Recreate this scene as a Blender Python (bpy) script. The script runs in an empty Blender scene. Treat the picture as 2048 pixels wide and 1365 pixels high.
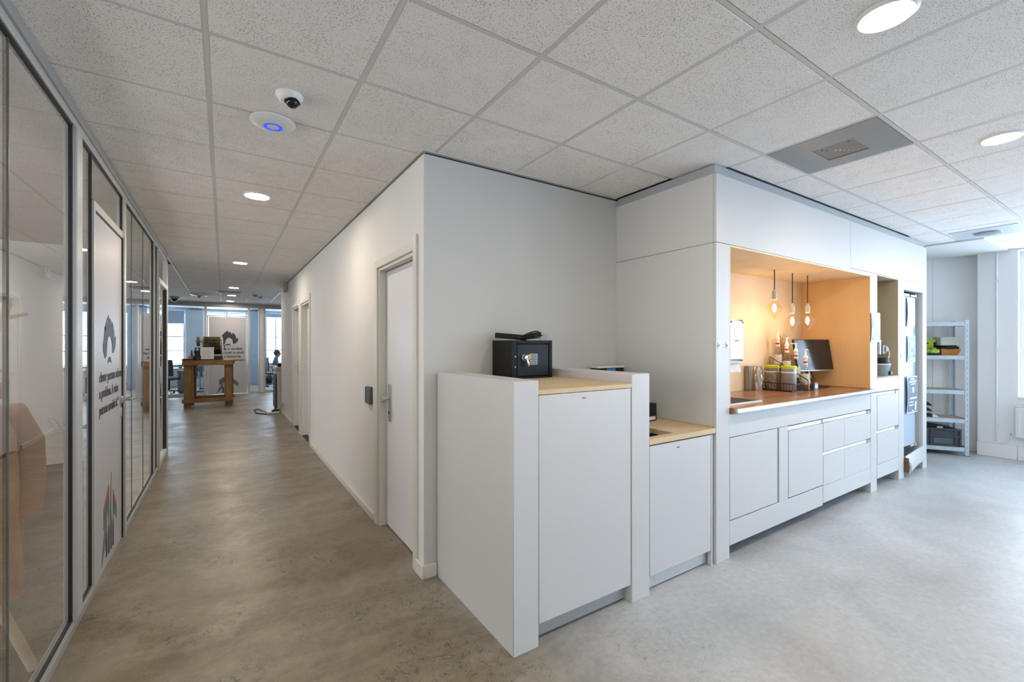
import bpy, bmesh, math, random
from mathutils import Vector, Matrix
random.seed(7)
SC = bpy.context.scene
COL = SC.collection
R = math.radians

# ------------------------------------------------------------------ camera, sky, lights, exposure
CAMZ = 1.477
cd = bpy.data.cameras.new('camera'); cam = bpy.data.objects.new('camera', cd); COL.objects.link(cam)
cd.sensor_width = 36.0; cd.lens = 886.0/2048*36.0; cd.shift_y = 6.5/2048
cd.clip_start = 0.02; cd.clip_end = 200
cam.location = (0, 0, CAMZ); cam.rotation_euler = (R(90), 0, R(-33.07))
SC.camera = cam
W = bpy.data.worlds.new('sky'); SC.world = W; W.use_nodes = True
bg = W.node_tree.nodes['Background']
bg.inputs['Color'].default_value = (0.70, 0.835, 1.0, 1); bg.inputs['Strength'].default_value = 11.5
SC.view_settings.view_transform = 'Standard'; SC.view_settings.look = 'None'
SC.view_settings.gamma = 1.0; SC.view_settings.use_curve_mapping = False
SC.view_settings.exposure = 0.08
SC.cycles.max_bounces = 10; SC.cycles.diffuse_bounces = 6; SC.cycles.glossy_bounces = 4
SC.cycles.transparent_max_bounces = 24; SC.cycles.transmission_bounces = 6
SC.cycles.sample_clamp_indirect = 6.0
SC.cycles.use_denoising = True
LAMP_WARM = (1.0, 0.80, 0.58); BULB_WARM = (1.0, 0.68, 0.38)
DOWNLIGHT = 235.0; BULB_W = 2.3

def portal(name, loc, rot, sx, sy):
    ld = bpy.data.lights.new(name, 'AREA'); ld.shape = 'RECTANGLE'; ld.size = sx; ld.size_y = sy
    ld.cycles.is_portal = True
    o = bpy.data.objects.new(name, ld); COL.objects.link(o); o.location = loc; o.rotation_euler = rot
    return o
WIN_Y = [(-0.75, 1.214), (-2.95, -1.0), (-5.15, -3.2)]          # window openings in the right wall
WIN_Z = [0.79, 0.25, 0.25]
for (a, b), z in zip(WIN_Y, WIN_Z):
    portal('window_portal', (8.6, (a+b)/2, (z+2.68)/2), (0, R(90), 0), 2.68-z, b-a)
LEFT_Y = [(-0.3, 2.3), (3.1, 5.9)]                              # added window openings for fill light, office behind the glass
for a, b in LEFT_Y:
    portal('window_portal', (-4.58, (a+b)/2, 1.6), (0, R(-90), 0), 2.0, b-a)
REAR_X = [(7.0, 8.2)]                                         # added window opening for fill light, unseen wall behind the viewer
for a, b in REAR_X:
    portal('window_portal', ((a+b)/2, -6.27, 1.5), (R(90), 0, 0), b-a, 2.3)
FAR_X = [(-3.9, -1.145), (-0.55, 0.75), (1.35, 3.4)]
for a, b in FAR_X:
    portal('window_portal', ((a+b)/2, 19.62, 1.7), (R(-90), 0, 0), b-a, 2.0)

# ------------------------------------------------------------------ materials
MATS = {}
def mat(name, col, rough=0.5, metal=0.0, spec=0.5, var=None, bump=None, emit=None, es=0.0, coat=0.0, alpha=None):
    """var=(scale, amount, (sx,sy,sz)): soft tone variation; bump=(scale, strength, (sx,sy,sz))"""
    if name in MATS: return MATS[name]
    m = bpy.data.materials.new(name); m.use_nodes = True
    nt = m.node_tree; b = nt.nodes['Principled BSDF']
    b.inputs['Base Color'].default_value = (*col, 1); b.inputs['Roughness'].default_value = rough
    b.inputs['Metallic'].default_value = metal; b.inputs['Specular IOR Level'].default_value = spec
    b.inputs['Coat Weight'].default_value = coat
    if emit:
        b.inputs['Emission Color'].default_value = (*emit, 1); b.inputs['Emission Strength'].default_value = es
    geo = None
    def coords(st):
        g = nt.nodes.new('ShaderNodeNewGeometry'); mp = nt.nodes.new('ShaderNodeMapping')
        mp.inputs['Scale'].default_value = st
        nt.links.new(g.outputs['Position'], mp.inputs['Vector']); return mp.outputs['Vector']
    if var:
        sc_, am = var[0], var[1]; st = var[2] if len(var) > 2 else (1, 1, 1)
        n = nt.nodes.new('ShaderNodeTexNoise'); n.inputs['Scale'].default_value = sc_
        n.inputs['Detail'].default_value = 5
        nt.links.new(coords(st), n.inputs['Vector'])
        r = nt.nodes.new('ShaderNodeValToRGB')
        r.color_ramp.elements[0].position = 0.3; r.color_ramp.elements[1].position = 0.7
        r.color_ramp.elements[0].color = (*[c*(1-am) for c in col], 1)
        r.color_ramp.elements[1].color = (*[min(1, c*(1+am)) for c in col], 1)
        nt.links.new(n.outputs['Fac'], r.inputs['Fac']); nt.links.new(r.outputs['Color'], b.inputs['Base Color'])
    if bump:
        st = bump[2] if len(bump) > 2 else (1, 1, 1)
        n = nt.nodes.new('ShaderNodeTexNoise'); n.inputs['Scale'].default_value = bump[0]
        nt.links.new(coords(st), n.inputs['Vector'])
        bp = nt.nodes.new('ShaderNodeBump'); bp.inputs['Strength'].default_value = bump[1]; bp.inputs['Distance'].default_value = 0.002
        nt.links.new(n.outputs['Fac'], bp.inputs['Height']); nt.links.new(bp.outputs['Normal'], b.inputs['Normal'])
    MATS[name] = m
    return m

def glass_mat(name, tint, refl=1.7, rough=0.0, ior=1.5):
    """thin pane: light passes, both faces' Fresnel reflection added on the side met first"""
    if name in MATS: return MATS[name]
    m = bpy.data.materials.new(name); m.use_nodes = True; nt = m.node_tree
    for n in list(nt.nodes): nt.nodes.remove(n)
    out = nt.nodes.new('ShaderNodeOutputMaterial'); mix = nt.nodes.new('ShaderNodeMixShader')
    tr = nt.nodes.new('ShaderNodeBsdfTransparent'); gl = nt.nodes.new('ShaderNodeBsdfGlossy')
    tr.inputs['Color'].default_value = (*tint, 1); gl.inputs['Roughness'].default_value = rough
    gl.inputs['Color'].default_value = (1, 1, 1, 1)
    fr = nt.nodes.new('ShaderNodeFresnel'); fr.inputs['IOR'].default_value = ior
    mu = nt.nodes.new('ShaderNodeMath'); mu.operation = 'MULTIPLY'; mu.inputs[1].default_value = refl; mu.use_clamp = True
    geo = nt.nodes.new('ShaderNodeNewGeometry')
    inv = nt.nodes.new('ShaderNodeMath'); inv.operation = 'SUBTRACT'; inv.inputs[0].default_value = 1.0
    m2 = nt.nodes.new('ShaderNodeMath'); m2.operation = 'MULTIPLY'
    L = nt.links.new
    L(fr.outputs[0], mu.inputs[0]); L(geo.outputs['Backfacing'], inv.inputs[1])
    L(mu.outputs[0], m2.inputs[0]); L(inv.outputs[0], m2.inputs[1])
    L(m2.outputs[0], mix.inputs[0]); L(tr.outputs[0], mix.inputs[1]); L(gl.outputs[0], mix.inputs[2])
    L(mix.outputs[0], out.inputs[0])
    MATS[name] = m
    return m

def floor_mat():
    m = bpy.data.materials.new('worn_concrete'); m.use_nodes = True; nt = m.node_tree; L = nt.links.new
    b = nt.nodes['Principled BSDF']
    g = nt.nodes.new('ShaderNodeNewGeometry'); P = g.outputs['Position']
    def noise(s, d=6, r=0.6, v=P, dist=0.0):
        n = nt.nodes.new('ShaderNodeTexNoise'); n.inputs['Scale'].default_value = s; n.inputs['Detail'].default_value = d
        n.inputs['Roughness'].default_value = r; n.inputs['Distortion'].default_value = dist
        L(v, n.inputs['Vector']); return n
    def ramp(f, p0, p1, c0, c1):
        r = nt.nodes.new('ShaderNodeValToRGB'); e = r.color_ramp.elements
        e[0].position = p0; e[1].position = p1; e[0].color = (*c0, 1); e[1].color = (*c1, 1)
        L(f, r.inputs['Fac']); return r.outputs['Color']
    def mixc(f, a, bb, mode='MIX'):
        x = nt.nodes.new('ShaderNodeMix'); x.data_type = 'RGBA'; x.blend_type = mode
        if isinstance(f, float): x.inputs[0].default_value = f
        else: L(f, x.inputs[0])
        for s, i in ((a, 6), (bb, 7)):
            if isinstance(s, tuple): x.inputs[i].default_value = (*s, 1)
            else: L(s, x.inputs[i])
        return x.outputs[2]
    base = ramp(noise(1.3, 7, 0.62, dist=0.6).outputs['Fac'], 0.32, 0.68, (0.375, 0.39, 0.40), (0.52, 0.54, 0.555))  # cool cast on the grey concrete is daylight painted into the colour
    fine = ramp(noise(28, 6, 0.7).outputs['Fac'], 0.25, 0.75, (0.80, 0.80, 0.80), (1.12, 1.12, 1.12))
    mott = ramp(noise(4.5, 8, 0.78, dist=0.2).outputs['Fac'], 0.32, 0.66, (0.66, 0.65, 0.62), (1.16, 1.15, 1.12))
    c = mixc(1.0, base, fine, 'MULTIPLY')
    # cross-wise dirt bands worn into the corridor floor
    mp = nt.nodes.new('ShaderNodeMapping'); mp.inputs['Scale'].default_value = (0.55, 1.5, 1); L(P, mp.inputs['Vector'])
    band = ramp(noise(0.9, 6, 0.6, mp.outputs['Vector'], 1.4).outputs['Fac'], 0.43, 0.60, (0, 0, 0), (1, 1, 1))
    sep = nt.nodes.new('ShaderNodeSeparateXYZ'); L(P, sep.inputs[0])
    mr = nt.nodes.new('ShaderNodeMapRange'); mr.inputs['From Min'].default_value = 1.9; mr.inputs['From Max'].default_value = 0.9
    L(sep.outputs['X'], mr.inputs['Value'])
    mm = nt.nodes.new('ShaderNodeMath'); mm.operation = 'MULTIPLY'; L(band, mm.inputs[0]); L(mr.outputs[0], mm.inputs[1])
    m3 = nt.nodes.new('ShaderNodeMath'); m3.operation = 'MULTIPLY'; m3.inputs[1].default_value = 0.85; L(mm.outputs[0], m3.inputs[0])
    c = mixc(m3.outputs[0], c, (0.065, 0.058, 0.046))
    # corridor is browner: grime, plus warm lamplight painted into the colour
    m4 = nt.nodes.new('ShaderNodeMath'); m4.operation = 'MULTIPLY'; m4.inputs[1].default_value = 0.80; L(mr.outputs[0], m4.inputs[0])
    c = mixc(m4.outputs[0], c, (0.215, 0.168, 0.098))
    mo_ = nt.nodes.new('ShaderNodeMath'); mo_.operation = 'MULTIPLY'; mo_.inputs[1].default_value = 0.9; L(mr.outputs[0], mo_.inputs[0])
    c = mixc(mo_.outputs[0], c, mixc(1.0, c, mott, 'MULTIPLY'))
    # hair-thin curly trowel marks in patches
    def curls(sc_, k):
        m1 = nt.nodes.new('ShaderNodeMath'); m1.operation = 'MULTIPLY'; m1.inputs[1].default_value = k; L(noise(sc_, 0.6, 0.5).outputs['Fac'], m1.inputs[0])
        m2_ = nt.nodes.new('ShaderNodeMath'); m2_.operation = 'SINE'; L(m1.outputs[0], m2_.inputs[0])
        return ramp(m2_.outputs[0], 0.84, 0.99, (0, 0, 0), (0.85, 0.85, 0.85))
    mx = nt.nodes.new('ShaderNodeMath'); mx.operation = 'MAXIMUM'; L(curls(8.0, 98), mx.inputs[0]); L(curls(11.3, 80), mx.inputs[1]); line = mx.outputs[0]
    brk = ramp(noise(19, 2, 0.5).outputs['Fac'], 0.44, 0.56, (0, 0, 0), (1, 1, 1))
    mb = nt.nodes.new('ShaderNodeMath'); mb.operation = 'MULTIPLY'; L(line, mb.inputs[0]); L(brk, mb.inputs[1]); line = mb.outputs[0]
    pm_ = ramp(noise(1.7, 3, 0.5).outputs['Fac'], 0.40, 0.58, (0, 0, 0), (0.9, 0.9, 0.9))
    m5 = nt.nodes.new('ShaderNodeMath'); m5.operation = 'MULTIPLY'; L(line, m5.inputs[0]); L(pm_, m5.inputs[1])
    mr2 = nt.nodes.new('ShaderNodeMapRange'); mr2.inputs['From Min'].default_value = 2.2; mr2.inputs['From Max'].default_value = 1.4
    L(sep.outputs['X'], mr2.inputs['Value'])
    m6 = nt.nodes.new('ShaderNodeMath'); m6.operation = 'MULTIPLY'; L(m5.outputs[0], m6.inputs[0]); L(mr2.outputs[0], m6.inputs[1])
    c = mixc(m6.outputs[0], c, (0.05, 0.042, 0.03))
    L(c, b.inputs['Base Color'])
    rr = ramp(noise(3, 5).outputs['Fac'], 0.3, 0.7, (0.30, 0.30, 0.30), (0.46, 0.46, 0.46)); L(rr, b.inputs['Roughness'])
    bp = nt.nodes.new('ShaderNodeBump'); bp.inputs['Strength'].default_value = 0.12; bp.inputs['Distance'].default_value = 0.003
    L(noise(14, 5).outputs['Fac'], bp.inputs['Height']); L(bp.outputs['Normal'], b.inputs['Normal'])
    return m

def tile_mat():
    m = bpy.data.materials.new('mineral_tile'); m.use_nodes = True; nt = m.node_tree; L = nt.links.new
    b = nt.nodes['Principled BSDF']; b.inputs['Roughness'].default_value = 0.9; b.inputs['Specular IOR Level'].default_value = 0.2
    g = nt.nodes.new('ShaderNodeNewGeometry')
    n = nt.nodes.new('ShaderNodeTexNoise'); n.inputs['Scale'].default_value = 190; n.inputs['Detail'].default_value = 1.5
    n2 = nt.nodes.new('ShaderNodeTexNoise'); n2.inputs['Scale'].default_value = 9; n2.inputs['Detail'].default_value = 3
    L(g.outputs['Position'], n.inputs['Vector']); L(g.outputs['Position'], n2.inputs['Vector'])
    ad = nt.nodes.new('ShaderNodeMath'); ad.operation = 'MULTIPLY_ADD'; ad.inputs[1].default_value = 0.16
    L(n2.outputs['Fac'], ad.inputs[0]); L(n.outputs['Fac'], ad.inputs[2])
    r = nt.nodes.new('ShaderNodeValToRGB'); e = r.color_ramp.elements
    e[0].position = 0.43; e[1].position = 0.48
    e[0].color = (0.42, 0.40, 0.38, 1); e[1].color = (0.91, 0.885, 0.86, 1)
    L(ad.outputs[0], r.inputs['Fac']); L(r.outputs['Color'], b.inputs['Base Color'])
    return m

def wood_mat(name, c0, c1, scale=(1.5, 14, 14), rough=0.45, staves=None, coat=0.0):
    if name in MATS: return MATS[name]
    m = bpy.data.materials.new(name); m.use_nodes = True; nt = m.node_tree; L = nt.links.new
    b = nt.nodes['Principled BSDF']; b.inputs['Roughness'].default_value = rough; b.inputs['Coat Weight'].default_value = coat
    g = nt.nodes.new('ShaderNodeNewGeometry'); mp = nt.nodes.new('ShaderNodeMapping'); mp.inputs['Scale'].default_value = scale
    L(g.outputs['Position'], mp.inputs['Vector'])
    n = nt.nodes.new('ShaderNodeTexNoise'); n.inputs['Scale'].default_value = 1.0; n.inputs['Detail'].default_value = 7
    n.inputs['Distortion'].default_value = 0.8
    L(mp.outputs['Vector'], n.inputs['Vector'])
    r = nt.nodes.new('ShaderNodeValToRGB'); e = r.color_ramp.elements
    e[0].position = 0.3; e[1].position = 0.7; e[0].color = (*c0, 1); e[1].color = (*c1, 1)
    L(n.outputs['Fac'], r.inputs['Fac']); col = r.outputs['Color']
    if staves:
        br = nt.nodes.new('ShaderNodeTexBrick'); br.inputs['Scale'].default_value = 1.0
        br.inputs['Brick Width'].default_value = staves[0]; br.inputs['Row Height'].default_value = staves[1]
        br.inputs['Mortar Size'].default_value = 0.0008
        br.inputs['Color1'].default_value = (0.62, 0.62, 0.62, 1); br.inputs['Color2'].default_value = (1.35, 1.3, 1.2, 1)
        br.inputs['Mortar'].default_value = (0.5, 0.5, 0.5, 1)
        L(g.outputs['Position'], br.inputs['Vector'])
        x = nt.nodes.new('ShaderNodeMix'); x.data_type = 'RGBA'; x.blend_type = 'MULTIPLY'; x.inputs[0].default_value = 1.0
        L(col, x.inputs[6]); L(br.outputs['Color'], x.inputs[7]); col = x.outputs[2]
    L(col, b.inputs['Base Color'])
    MATS[name] = m
    return m

def emit_mat(name, col, strength):
    if name in MATS: return MATS[name]
    m = bpy.data.materials.new(name); m.use_nodes = True; nt = m.node_tree
    for n in list(nt.nodes): nt.nodes.remove(n)
    e = nt.nodes.new('ShaderNodeEmission'); e.inputs['Color'].default_value = (*col, 1); e.inputs['Strength'].default_value = strength
    o = nt.nodes.new('ShaderNodeOutputMaterial'); nt.links.new(e.outputs[0], o.inputs[0])
    MATS[name] = m
    return m

M_FLOOR = floor_mat(); M_TILE = tile_mat()
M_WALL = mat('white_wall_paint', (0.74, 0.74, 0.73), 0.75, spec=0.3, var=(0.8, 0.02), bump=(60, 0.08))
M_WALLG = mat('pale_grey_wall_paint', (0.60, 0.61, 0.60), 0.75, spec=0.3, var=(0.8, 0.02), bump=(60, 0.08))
M_TRIM = mat('cream_door_trim', (0.66, 0.65, 0.60), 0.45, var=(3, 0.02))
M_DOORW = mat('white_door_leaf', (0.76, 0.77, 0.80), 0.4, var=(1, 0.01))
M_CAB = mat('white_laminate', (0.58, 0.585, 0.59), 0.42, var=(1.2, 0.012))
M_CABG = mat('grey_laminate', (0.60, 0.61, 0.60), 0.5, var=(1.2, 0.012))
M_DARK = mat('dark_gap', (0.02, 0.02, 0.02), 0.8)
M_BAR = mat('ceiling_bar_white', (0.66, 0.645, 0.615), 0.5)
M_ALU = mat('grey_aluminium', (0.42, 0.43, 0.43), 0.45, 0.35, var=(2, 0.03))
M_ALUL = mat('light_aluminium', (0.60, 0.61, 0.61), 0.4, 0.3)
M_GASK = mat('black_gasket', (0.012, 0.012, 0.013), 0.5)
M_GLASS = glass_mat('partition_glass', (0.87, 0.79, 0.715), 1.75)  # warm tint stands in for warm lamplight from the office side
M_GLASSC = glass_mat('clear_glass', (0.93, 0.95, 0.96), 1.6)
M_STEEL = mat('brushed_steel', (0.55, 0.56, 0.57), 0.3, 0.9, bump=(80, 0.1, (1, 12, 1)))
M_ZINC = mat('galvanised_steel', (0.55, 0.63, 0.70), 0.42, 0.55, var=(20, 0.08))
M_BLACK = mat('black_powder_coat', (0.010, 0.010, 0.011), 0.5, spec=0.22, var=(8, 0.1))
M_BLKP = mat('black_plastic', (0.012, 0.012, 0.013), 0.4, spec=0.3)
M_WHITEP = mat('white_plastic', (0.80, 0.80, 0.80), 0.35)
M_CHROME = mat('chrome', (0.75, 0.75, 0.76), 0.14, 1.0)
M_FILM = mat('white_door_film', (0.50, 0.505, 0.55), 0.4, var=(0.7, 0.015))
M_INK = mat('dark_slate_ink', (0.035, 0.042, 0.055), 0.5)
M_PLY = wood_mat('birch_ply', (0.58, 0.42, 0.24), (0.70, 0.54, 0.34), (2.0, 9, 9), 0.5)
M_PLYN = wood_mat('niche_ply_bulb_glare', (0.72, 0.54, 0.34), (0.82, 0.65, 0.44), (2.2, 2.2, 1.1), 0.5)  # niche ply paled: glare of the bulbs painted into the colour
M_PLYO = wood_mat('niche_ply_bulb_orange', (0.66, 0.41, 0.19), (0.76, 0.50, 0.25), (2.2, 2.2, 0.9), 0.5)  # same ply, deeper orange: warm bulb light painted into the colour
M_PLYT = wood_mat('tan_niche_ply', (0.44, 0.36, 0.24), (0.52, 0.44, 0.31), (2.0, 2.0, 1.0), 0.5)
M_PLYE = wood_mat('ply_edge', (0.45, 0.36, 0.24), (0.62, 0.52, 0.38), (1, 1, 300), 0.6)
M_WALNUT = wood_mat('walnut_staves', (0.24, 0.105, 0.042), (0.42, 0.215, 0.10), (3, 30, 30), 0.28, (0.55, 0.045), 0.25)
M_TIMBER = wood_mat('rough_timber', (0.20, 0.105, 0.038), (0.36, 0.21, 0.085), (2, 12, 2), 0.7)
M_LAMP = emit_mat('downlight_glow', (1.0, 0.86, 0.70), DOWNLIGHT)

# ------------------------------------------------------------------ mesh helpers
LOC = {}
class B:
    def __init__(s, M=None):
        s.bm = bmesh.new(); s.M = M or Matrix.Identity(4)
    def _v(s, p): return s.bm.verts.new(s.M @ Vector(p))
    def box(s, x0, x1, y0, y1, z0, z1, bev=0.0, seg=1):
        v = [s._v((x, y, z)) for z in (z0, z1) for y in (y0, y1) for x in (x0, x1)]
        fs = [s.bm.faces.new([v[i] for i in q]) for q in ((0, 2, 3, 1), (4, 5, 7, 6), (0, 1, 5, 4), (2, 6, 7, 3), (0, 4, 6, 2), (1, 3, 7, 5))]
        if bev > 0:
            es = list({e for f in fs for e in f.edges})
            bmesh.ops.bevel(s.bm, geom=es, offset=bev, segments=seg, affect='EDGES', profile=0.5)
        return s
    def cyl(s, p0, p1, r0, r1=None, seg=14, caps=True):
        r1 = r0 if r1 is None else r1
        p0 = Vector(p0); p1 = Vector(p1); d = (p1-p0).normalized()
        a = d.orthogonal().normalized(); b = d.cross(a)
        rings = []
        for p, r in ((p0, r0), (p1, r1)):
            rings.append([s._v(p + (a*math.cos(t)+b*math.sin(t))*r) for t in [2*math.pi*i/seg for i in range(seg)]])
        for i in range(seg):
            f = s.bm.faces.new((rings[0][i], rings[0][(i+1) % seg], rings[1][(i+1) % seg], rings[1][i])); f.smooth = True
        if caps:
            s.bm.faces.new(rings[0][::-1]); s.bm.faces.new(rings[1])
        return s
    def lathe(s, prof, c=(0, 0, 0), seg=20, axis='Z'):
        rings = []
        for r, z in prof:
            ring = []
            for i in range(seg):
                t = 2*math.pi*i/seg; x, y = r*math.cos(t), r*math.sin(t)
                p = {'Z': (x, y, z), 'X': (z, x, y), 'Y': (y, z, x)}[axis]
                ring.append(s._v(Vector(c)+Vector(p)))
            rings.append(ring)
        for a, b in zip(rings, rings[1:]):
            for i in range(seg):
                f = s.bm.faces.new((a[i], a[(i+1) % seg], b[(i+1) % seg], b[i])); f.smooth = True
        if prof[0][0] > 1e-5: s.bm.faces.new(rings[0][::-1])
        if prof[-1][0] > 1e-5: s.bm.faces.new(rings[-1])
        return s
    def ball(s, c, r, sc=(1, 1, 1), u=14, v=9):
        m = s.M @ Matrix.Translation(c) @ Matrix.Diagonal((*sc, 1))
        g = bmesh.ops.create_uvsphere(s.bm, u_segments=u, v_segments=v, radius=r, matrix=m)
        for f in {f for w in g['verts'] for f in w.link_faces}: f.smooth = True
        return s
    def tube(s, pts, r, seg=7, closed=False):
        pts = [Vector(p) for p in pts]; n = len(pts); rings = []; prev = None
        for i, p in enumerate(pts):
            if closed: d = pts[(i+1) % n]-pts[i-1]
            else: d = pts[min(i+1, n-1)]-pts[max(i-1, 0)]
            d.normalize()
            a = d.orthogonal().normalized() if prev is None else (prev - d*prev.dot(d)).normalized()
            prev = a; b = d.cross(a)
            rr = r[i] if isinstance(r, (list, tuple)) else r
            rings.append([s._v(p+(a*math.cos(t)+b*math.sin(t))*rr) for t in [2*math.pi*k/seg for k in range(seg)]])
        for i in range(n if closed else n-1):
            a, b = rings[i], rings[(i+1) % n]
            for k in range(seg):
                f = s.bm.faces.new((a[k], a[(k+1) % seg], b[(k+1) % seg], b[k])); f.smooth = True
        if not closed:
            s.bm.faces.new(rings[0][::-1]); s.bm.faces.new(rings[-1])
        return s
    def prism(s, pts, ext):
        """closed polygon of 3D points pushed along vector ext"""
        a = [s._v(p) for p in pts]; e = Vector(ext); b = [s._v(Vector(p)+e) for p in pts]; n = len(a)
        f0 = s.bm.faces.new(a); f1 = s.bm.faces.new(b[::-1])
        for i in range(n): s.bm.faces.new((a[i], b[i], b[(i+1) % n], a[(i+1) % n]))
        bmesh.ops.triangulate(s.bm, faces=[f0, f1])
        return s
    def grid(s, fn, nu, nv, th=0.0):
        vs = [[s._v(fn(i/nu, j/nv)) for j in range(nv+1)] for i in range(nu+1)]
        for i in range(nu):
            for j in range(nv):
                f = s.bm.faces.new((vs[i][j], vs[i+1][j], vs[i+1][j+1], vs[i][j+1])); f.smooth = True
        if th:
            bmesh.ops.recalc_face_normals(s.bm, faces=s.bm.faces[:])
            bmesh.ops.solidify(s.bm, geom=s.bm.faces[:], thickness=th)
        return s
    def build(s, name, m, parent=None, loc=None, sharp=40):
        bmesh.ops.recalc_face_normals(s.bm, faces=s.bm.faces[:])
        if parent is not None: L = Vector(LOC[parent.name])
        elif loc is not None: L = Vector(loc)
        else:
            xs = [v.co for v in s.bm.verts]
            L = Vector(((min(c.x for c in xs)+max(c.x for c in xs))/2, (min(c.y for c in xs)+max(c.y for c in xs))/2, min(c.z for c in xs)))
        bmesh.ops.translate(s.bm, verts=s.bm.verts[:], vec=-L)
        me = bpy.data.meshes.new(name); s.bm.to_mesh(me); s.bm.free()
        me.set_sharp_from_angle(angle=R(sharp))
        me.materials.append(m)
        o = bpy.data.objects.new(name, me); COL.objects.link(o)
        if parent is not None: o.parent = parent
        else: o.location = L
        LOC[o.name] = tuple(L)
        return o

def tag(o, label, cat=None, group=None, kind=None):
    o['label'] = label
    if cat: o['category'] = cat
    if group: o['group'] = group
    if kind: o['kind'] = kind
    return o
def thing(name, label, cat, loc=(0, 0, 0), group=None):
    o = bpy.data.objects.new(name, None); COL.objects.link(o); o.location = loc; o.empty_display_size = 0.1
    LOC[o.name] = tuple(loc)
    return tag(o, label, cat, group)
def struct(name, label, loc=(0, 0, 0)):
    o = bpy.data.objects.new(name, None); COL.objects.link(o); o.location = loc; LOC[o.name] = tuple(loc)
    return tag(o, label, kind='structure')
def dup(root, d, label=None, rotz=0):
    """copy a thing with its parts and sub-parts, moved by d"""
    def cp(o, par):
        c = o.copy(); COL.objects.link(c); c.parent = par
        for ch in list(o.children): cp(ch, c)
        return c
    c = cp(root, None); c.location = root.location + Vector(d); c.rotation_euler.z += rotz
    if label: c['label'] = label
    return c
def bx(name, m, parent, *a, bev=0.0, M=None):
    return B(M).box(*a, bev=bev).build(name, m, parent)

def text_mesh(name, body, m, parent, M, size, align='LEFT', th=0.0015, bold=0.012, width=None):
    cu = bpy.data.curves.new(name, 'FONT'); cu.body = body; cu.size = size; cu.align_x = align
    cu.extrude = th; cu.offset = bold*size; cu.resolution_u = 3
    t = bpy.data.objects.new(name+'_curve', cu); COL.objects.link(t)
    bpy.context.view_layer.update()
    me = bpy.data.meshes.new_from_object(t)
    if width:
        w = max(v.co.x for v in me.vertices)-min(v.co.x for v in me.vertices)
        me.transform(Matrix.Diagonal((width/w, 1, 1, 1)))
    bpy.data.objects.remove(t); bpy.data.curves.remove(cu)
    me.transform(Matrix.Translation(-Vector(LOC[parent.name])) @ M)
    me.materials.clear(); me.materials.append(m)
    o = bpy.data.objects.new(name, me); COL.objects.link(o); o.parent = parent; LOC[o.name] = LOC[parent.name]
    return o
def frame(o, x, z):
    """matrix whose local x,y run along vectors x,z with origin o"""
    x = Vector(x).normalized(); z = Vector(z).normalized(); n = x.cross(z)
    m = Matrix((x, z, n)).transposed().to_4x4(); m.translation = Vector(o); return m

CEIL = 2.704
# ================================================================== THE SETTING
f = B().box(-5.2, 9.4, -6.4, 20.2, -0.06, 0.0).build('floor', M_FLOOR); tag(f, 'worn grey concrete floor with curly trowel marks', kind='structure')

# ceiling: slab, grid bars and mineral tiles
ceil = B().box(-5.2, 9.4, -6.4, 20.2, 2.76, 2.86).build('ceiling', M_WALL, loc=(0, 0, 2.76)); tag(ceil, 'suspended ceiling of white speckled mineral tiles', kind='structure')
GX0, GY0, T = -0.061, 0.917, 0.6
regions = [(-0.64, 1.06, -3.2, 15.6), (1.06, 8.5, -3.2, 1.75), (1.06, 2.77, 1.75, 2.65), (7.08, 8.6, 1.7, 3.6), (-2.3, -0.64, 8.6, 15.6), (1.06, 2.2, 10.9, 15.6)]
blocked = [(2.938, 3.538, 0.917, 1.517)]                     # the vent panel takes this tile's place
tb = B().box(0.0125, T-0.0125, 0.0125, T-0.0125, 0, 0.012, bev=0.0015)
tile0 = None; ntile = 0
def clip(x0, x1, y0, y1):
    """part of a cell inside the rooms"""
    a = [(max(x0, r[0]), min(x1, r[1]), max(y0, r[2]), min(y1, r[3])) for r in regions]
    a = [q for q in a if q[1]-q[0] > 0.03 and q[3]-q[2] > 0.03]
    if not a: return None
    return min(q[0] for q in a), max(q[1] for q in a), min(q[2] for q in a), max(q[3] for q in a)
for i in range(-8, 15):
    for j in range(-7, 25):
        x0, y0 = GX0+i*T, GY0+j*T
        if any(abs(x0-q[0]) < 0.05 and abs(y0-q[2]) < 0.05 for q in blocked): continue
        q = clip(x0, x0+T, y0, y0+T)
        if q is None: continue
        full = (q[1]-q[0]) > 0.58 and (q[3]-q[2]) > 0.58
        if full:
            if tile0 is None:
                tile0 = tb.build('ceiling_tile', M_TILE, None, loc=(0, 0, 0)); o = tile0
            else:
                o = tile0.copy(); COL.objects.link(o)
            o.parent = ceil; o.location = (x0, y0, CEIL-2.76 + random.choice((0, 0, 0.001, 0.002)))
        else:
            g = 0.011
            B().box(q[0]+(g if q[0] == x0 else 0), q[1]-(g if q[1] == x0+T else 0), q[2]+(g if q[2] == y0 else 0), q[3]-(g if q[3] == y0+T else 0), CEIL, CEIL+0.012).build('ceiling_tile', M_TILE, ceil)
        ntile += 1
for i in range(-3, 16):
    x = GX0+i*T
    ya, yb = (-3.2, 1.75) if x > 2.8 else (-3.2, 2.66) if x > 1.0 else (-3.2, 15.6)
    if x < -0.7: ya = 8.6
    bx('grid_bar', M_BAR, ceil, x-0.012, x+0.012, ya, yb, CEIL+0.0012, CEIL+0.02)
    if 1.0 < x < 2.3: bx('grid_bar', M_BAR, ceil, x-0.012, x+0.012, 10.95, 15.6, CEIL+0.0012, CEIL+0.02)
for j in range(-6, 25):
    y = GY0+j*T
    xa, xb = (-0.64, 8.5) if y < 1.75 else (-0.64, 2.77) if y < 2.65 else (-0.64, 1.06)
    if y > 8.6: xa = -2.3
    if y > 10.95: xb = 2.2
    bx('grid_bar', M_BAR, ceil, xa, xb, y-0.010, y+0.010, CEIL+0.0016, CEIL+0.019)

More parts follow.
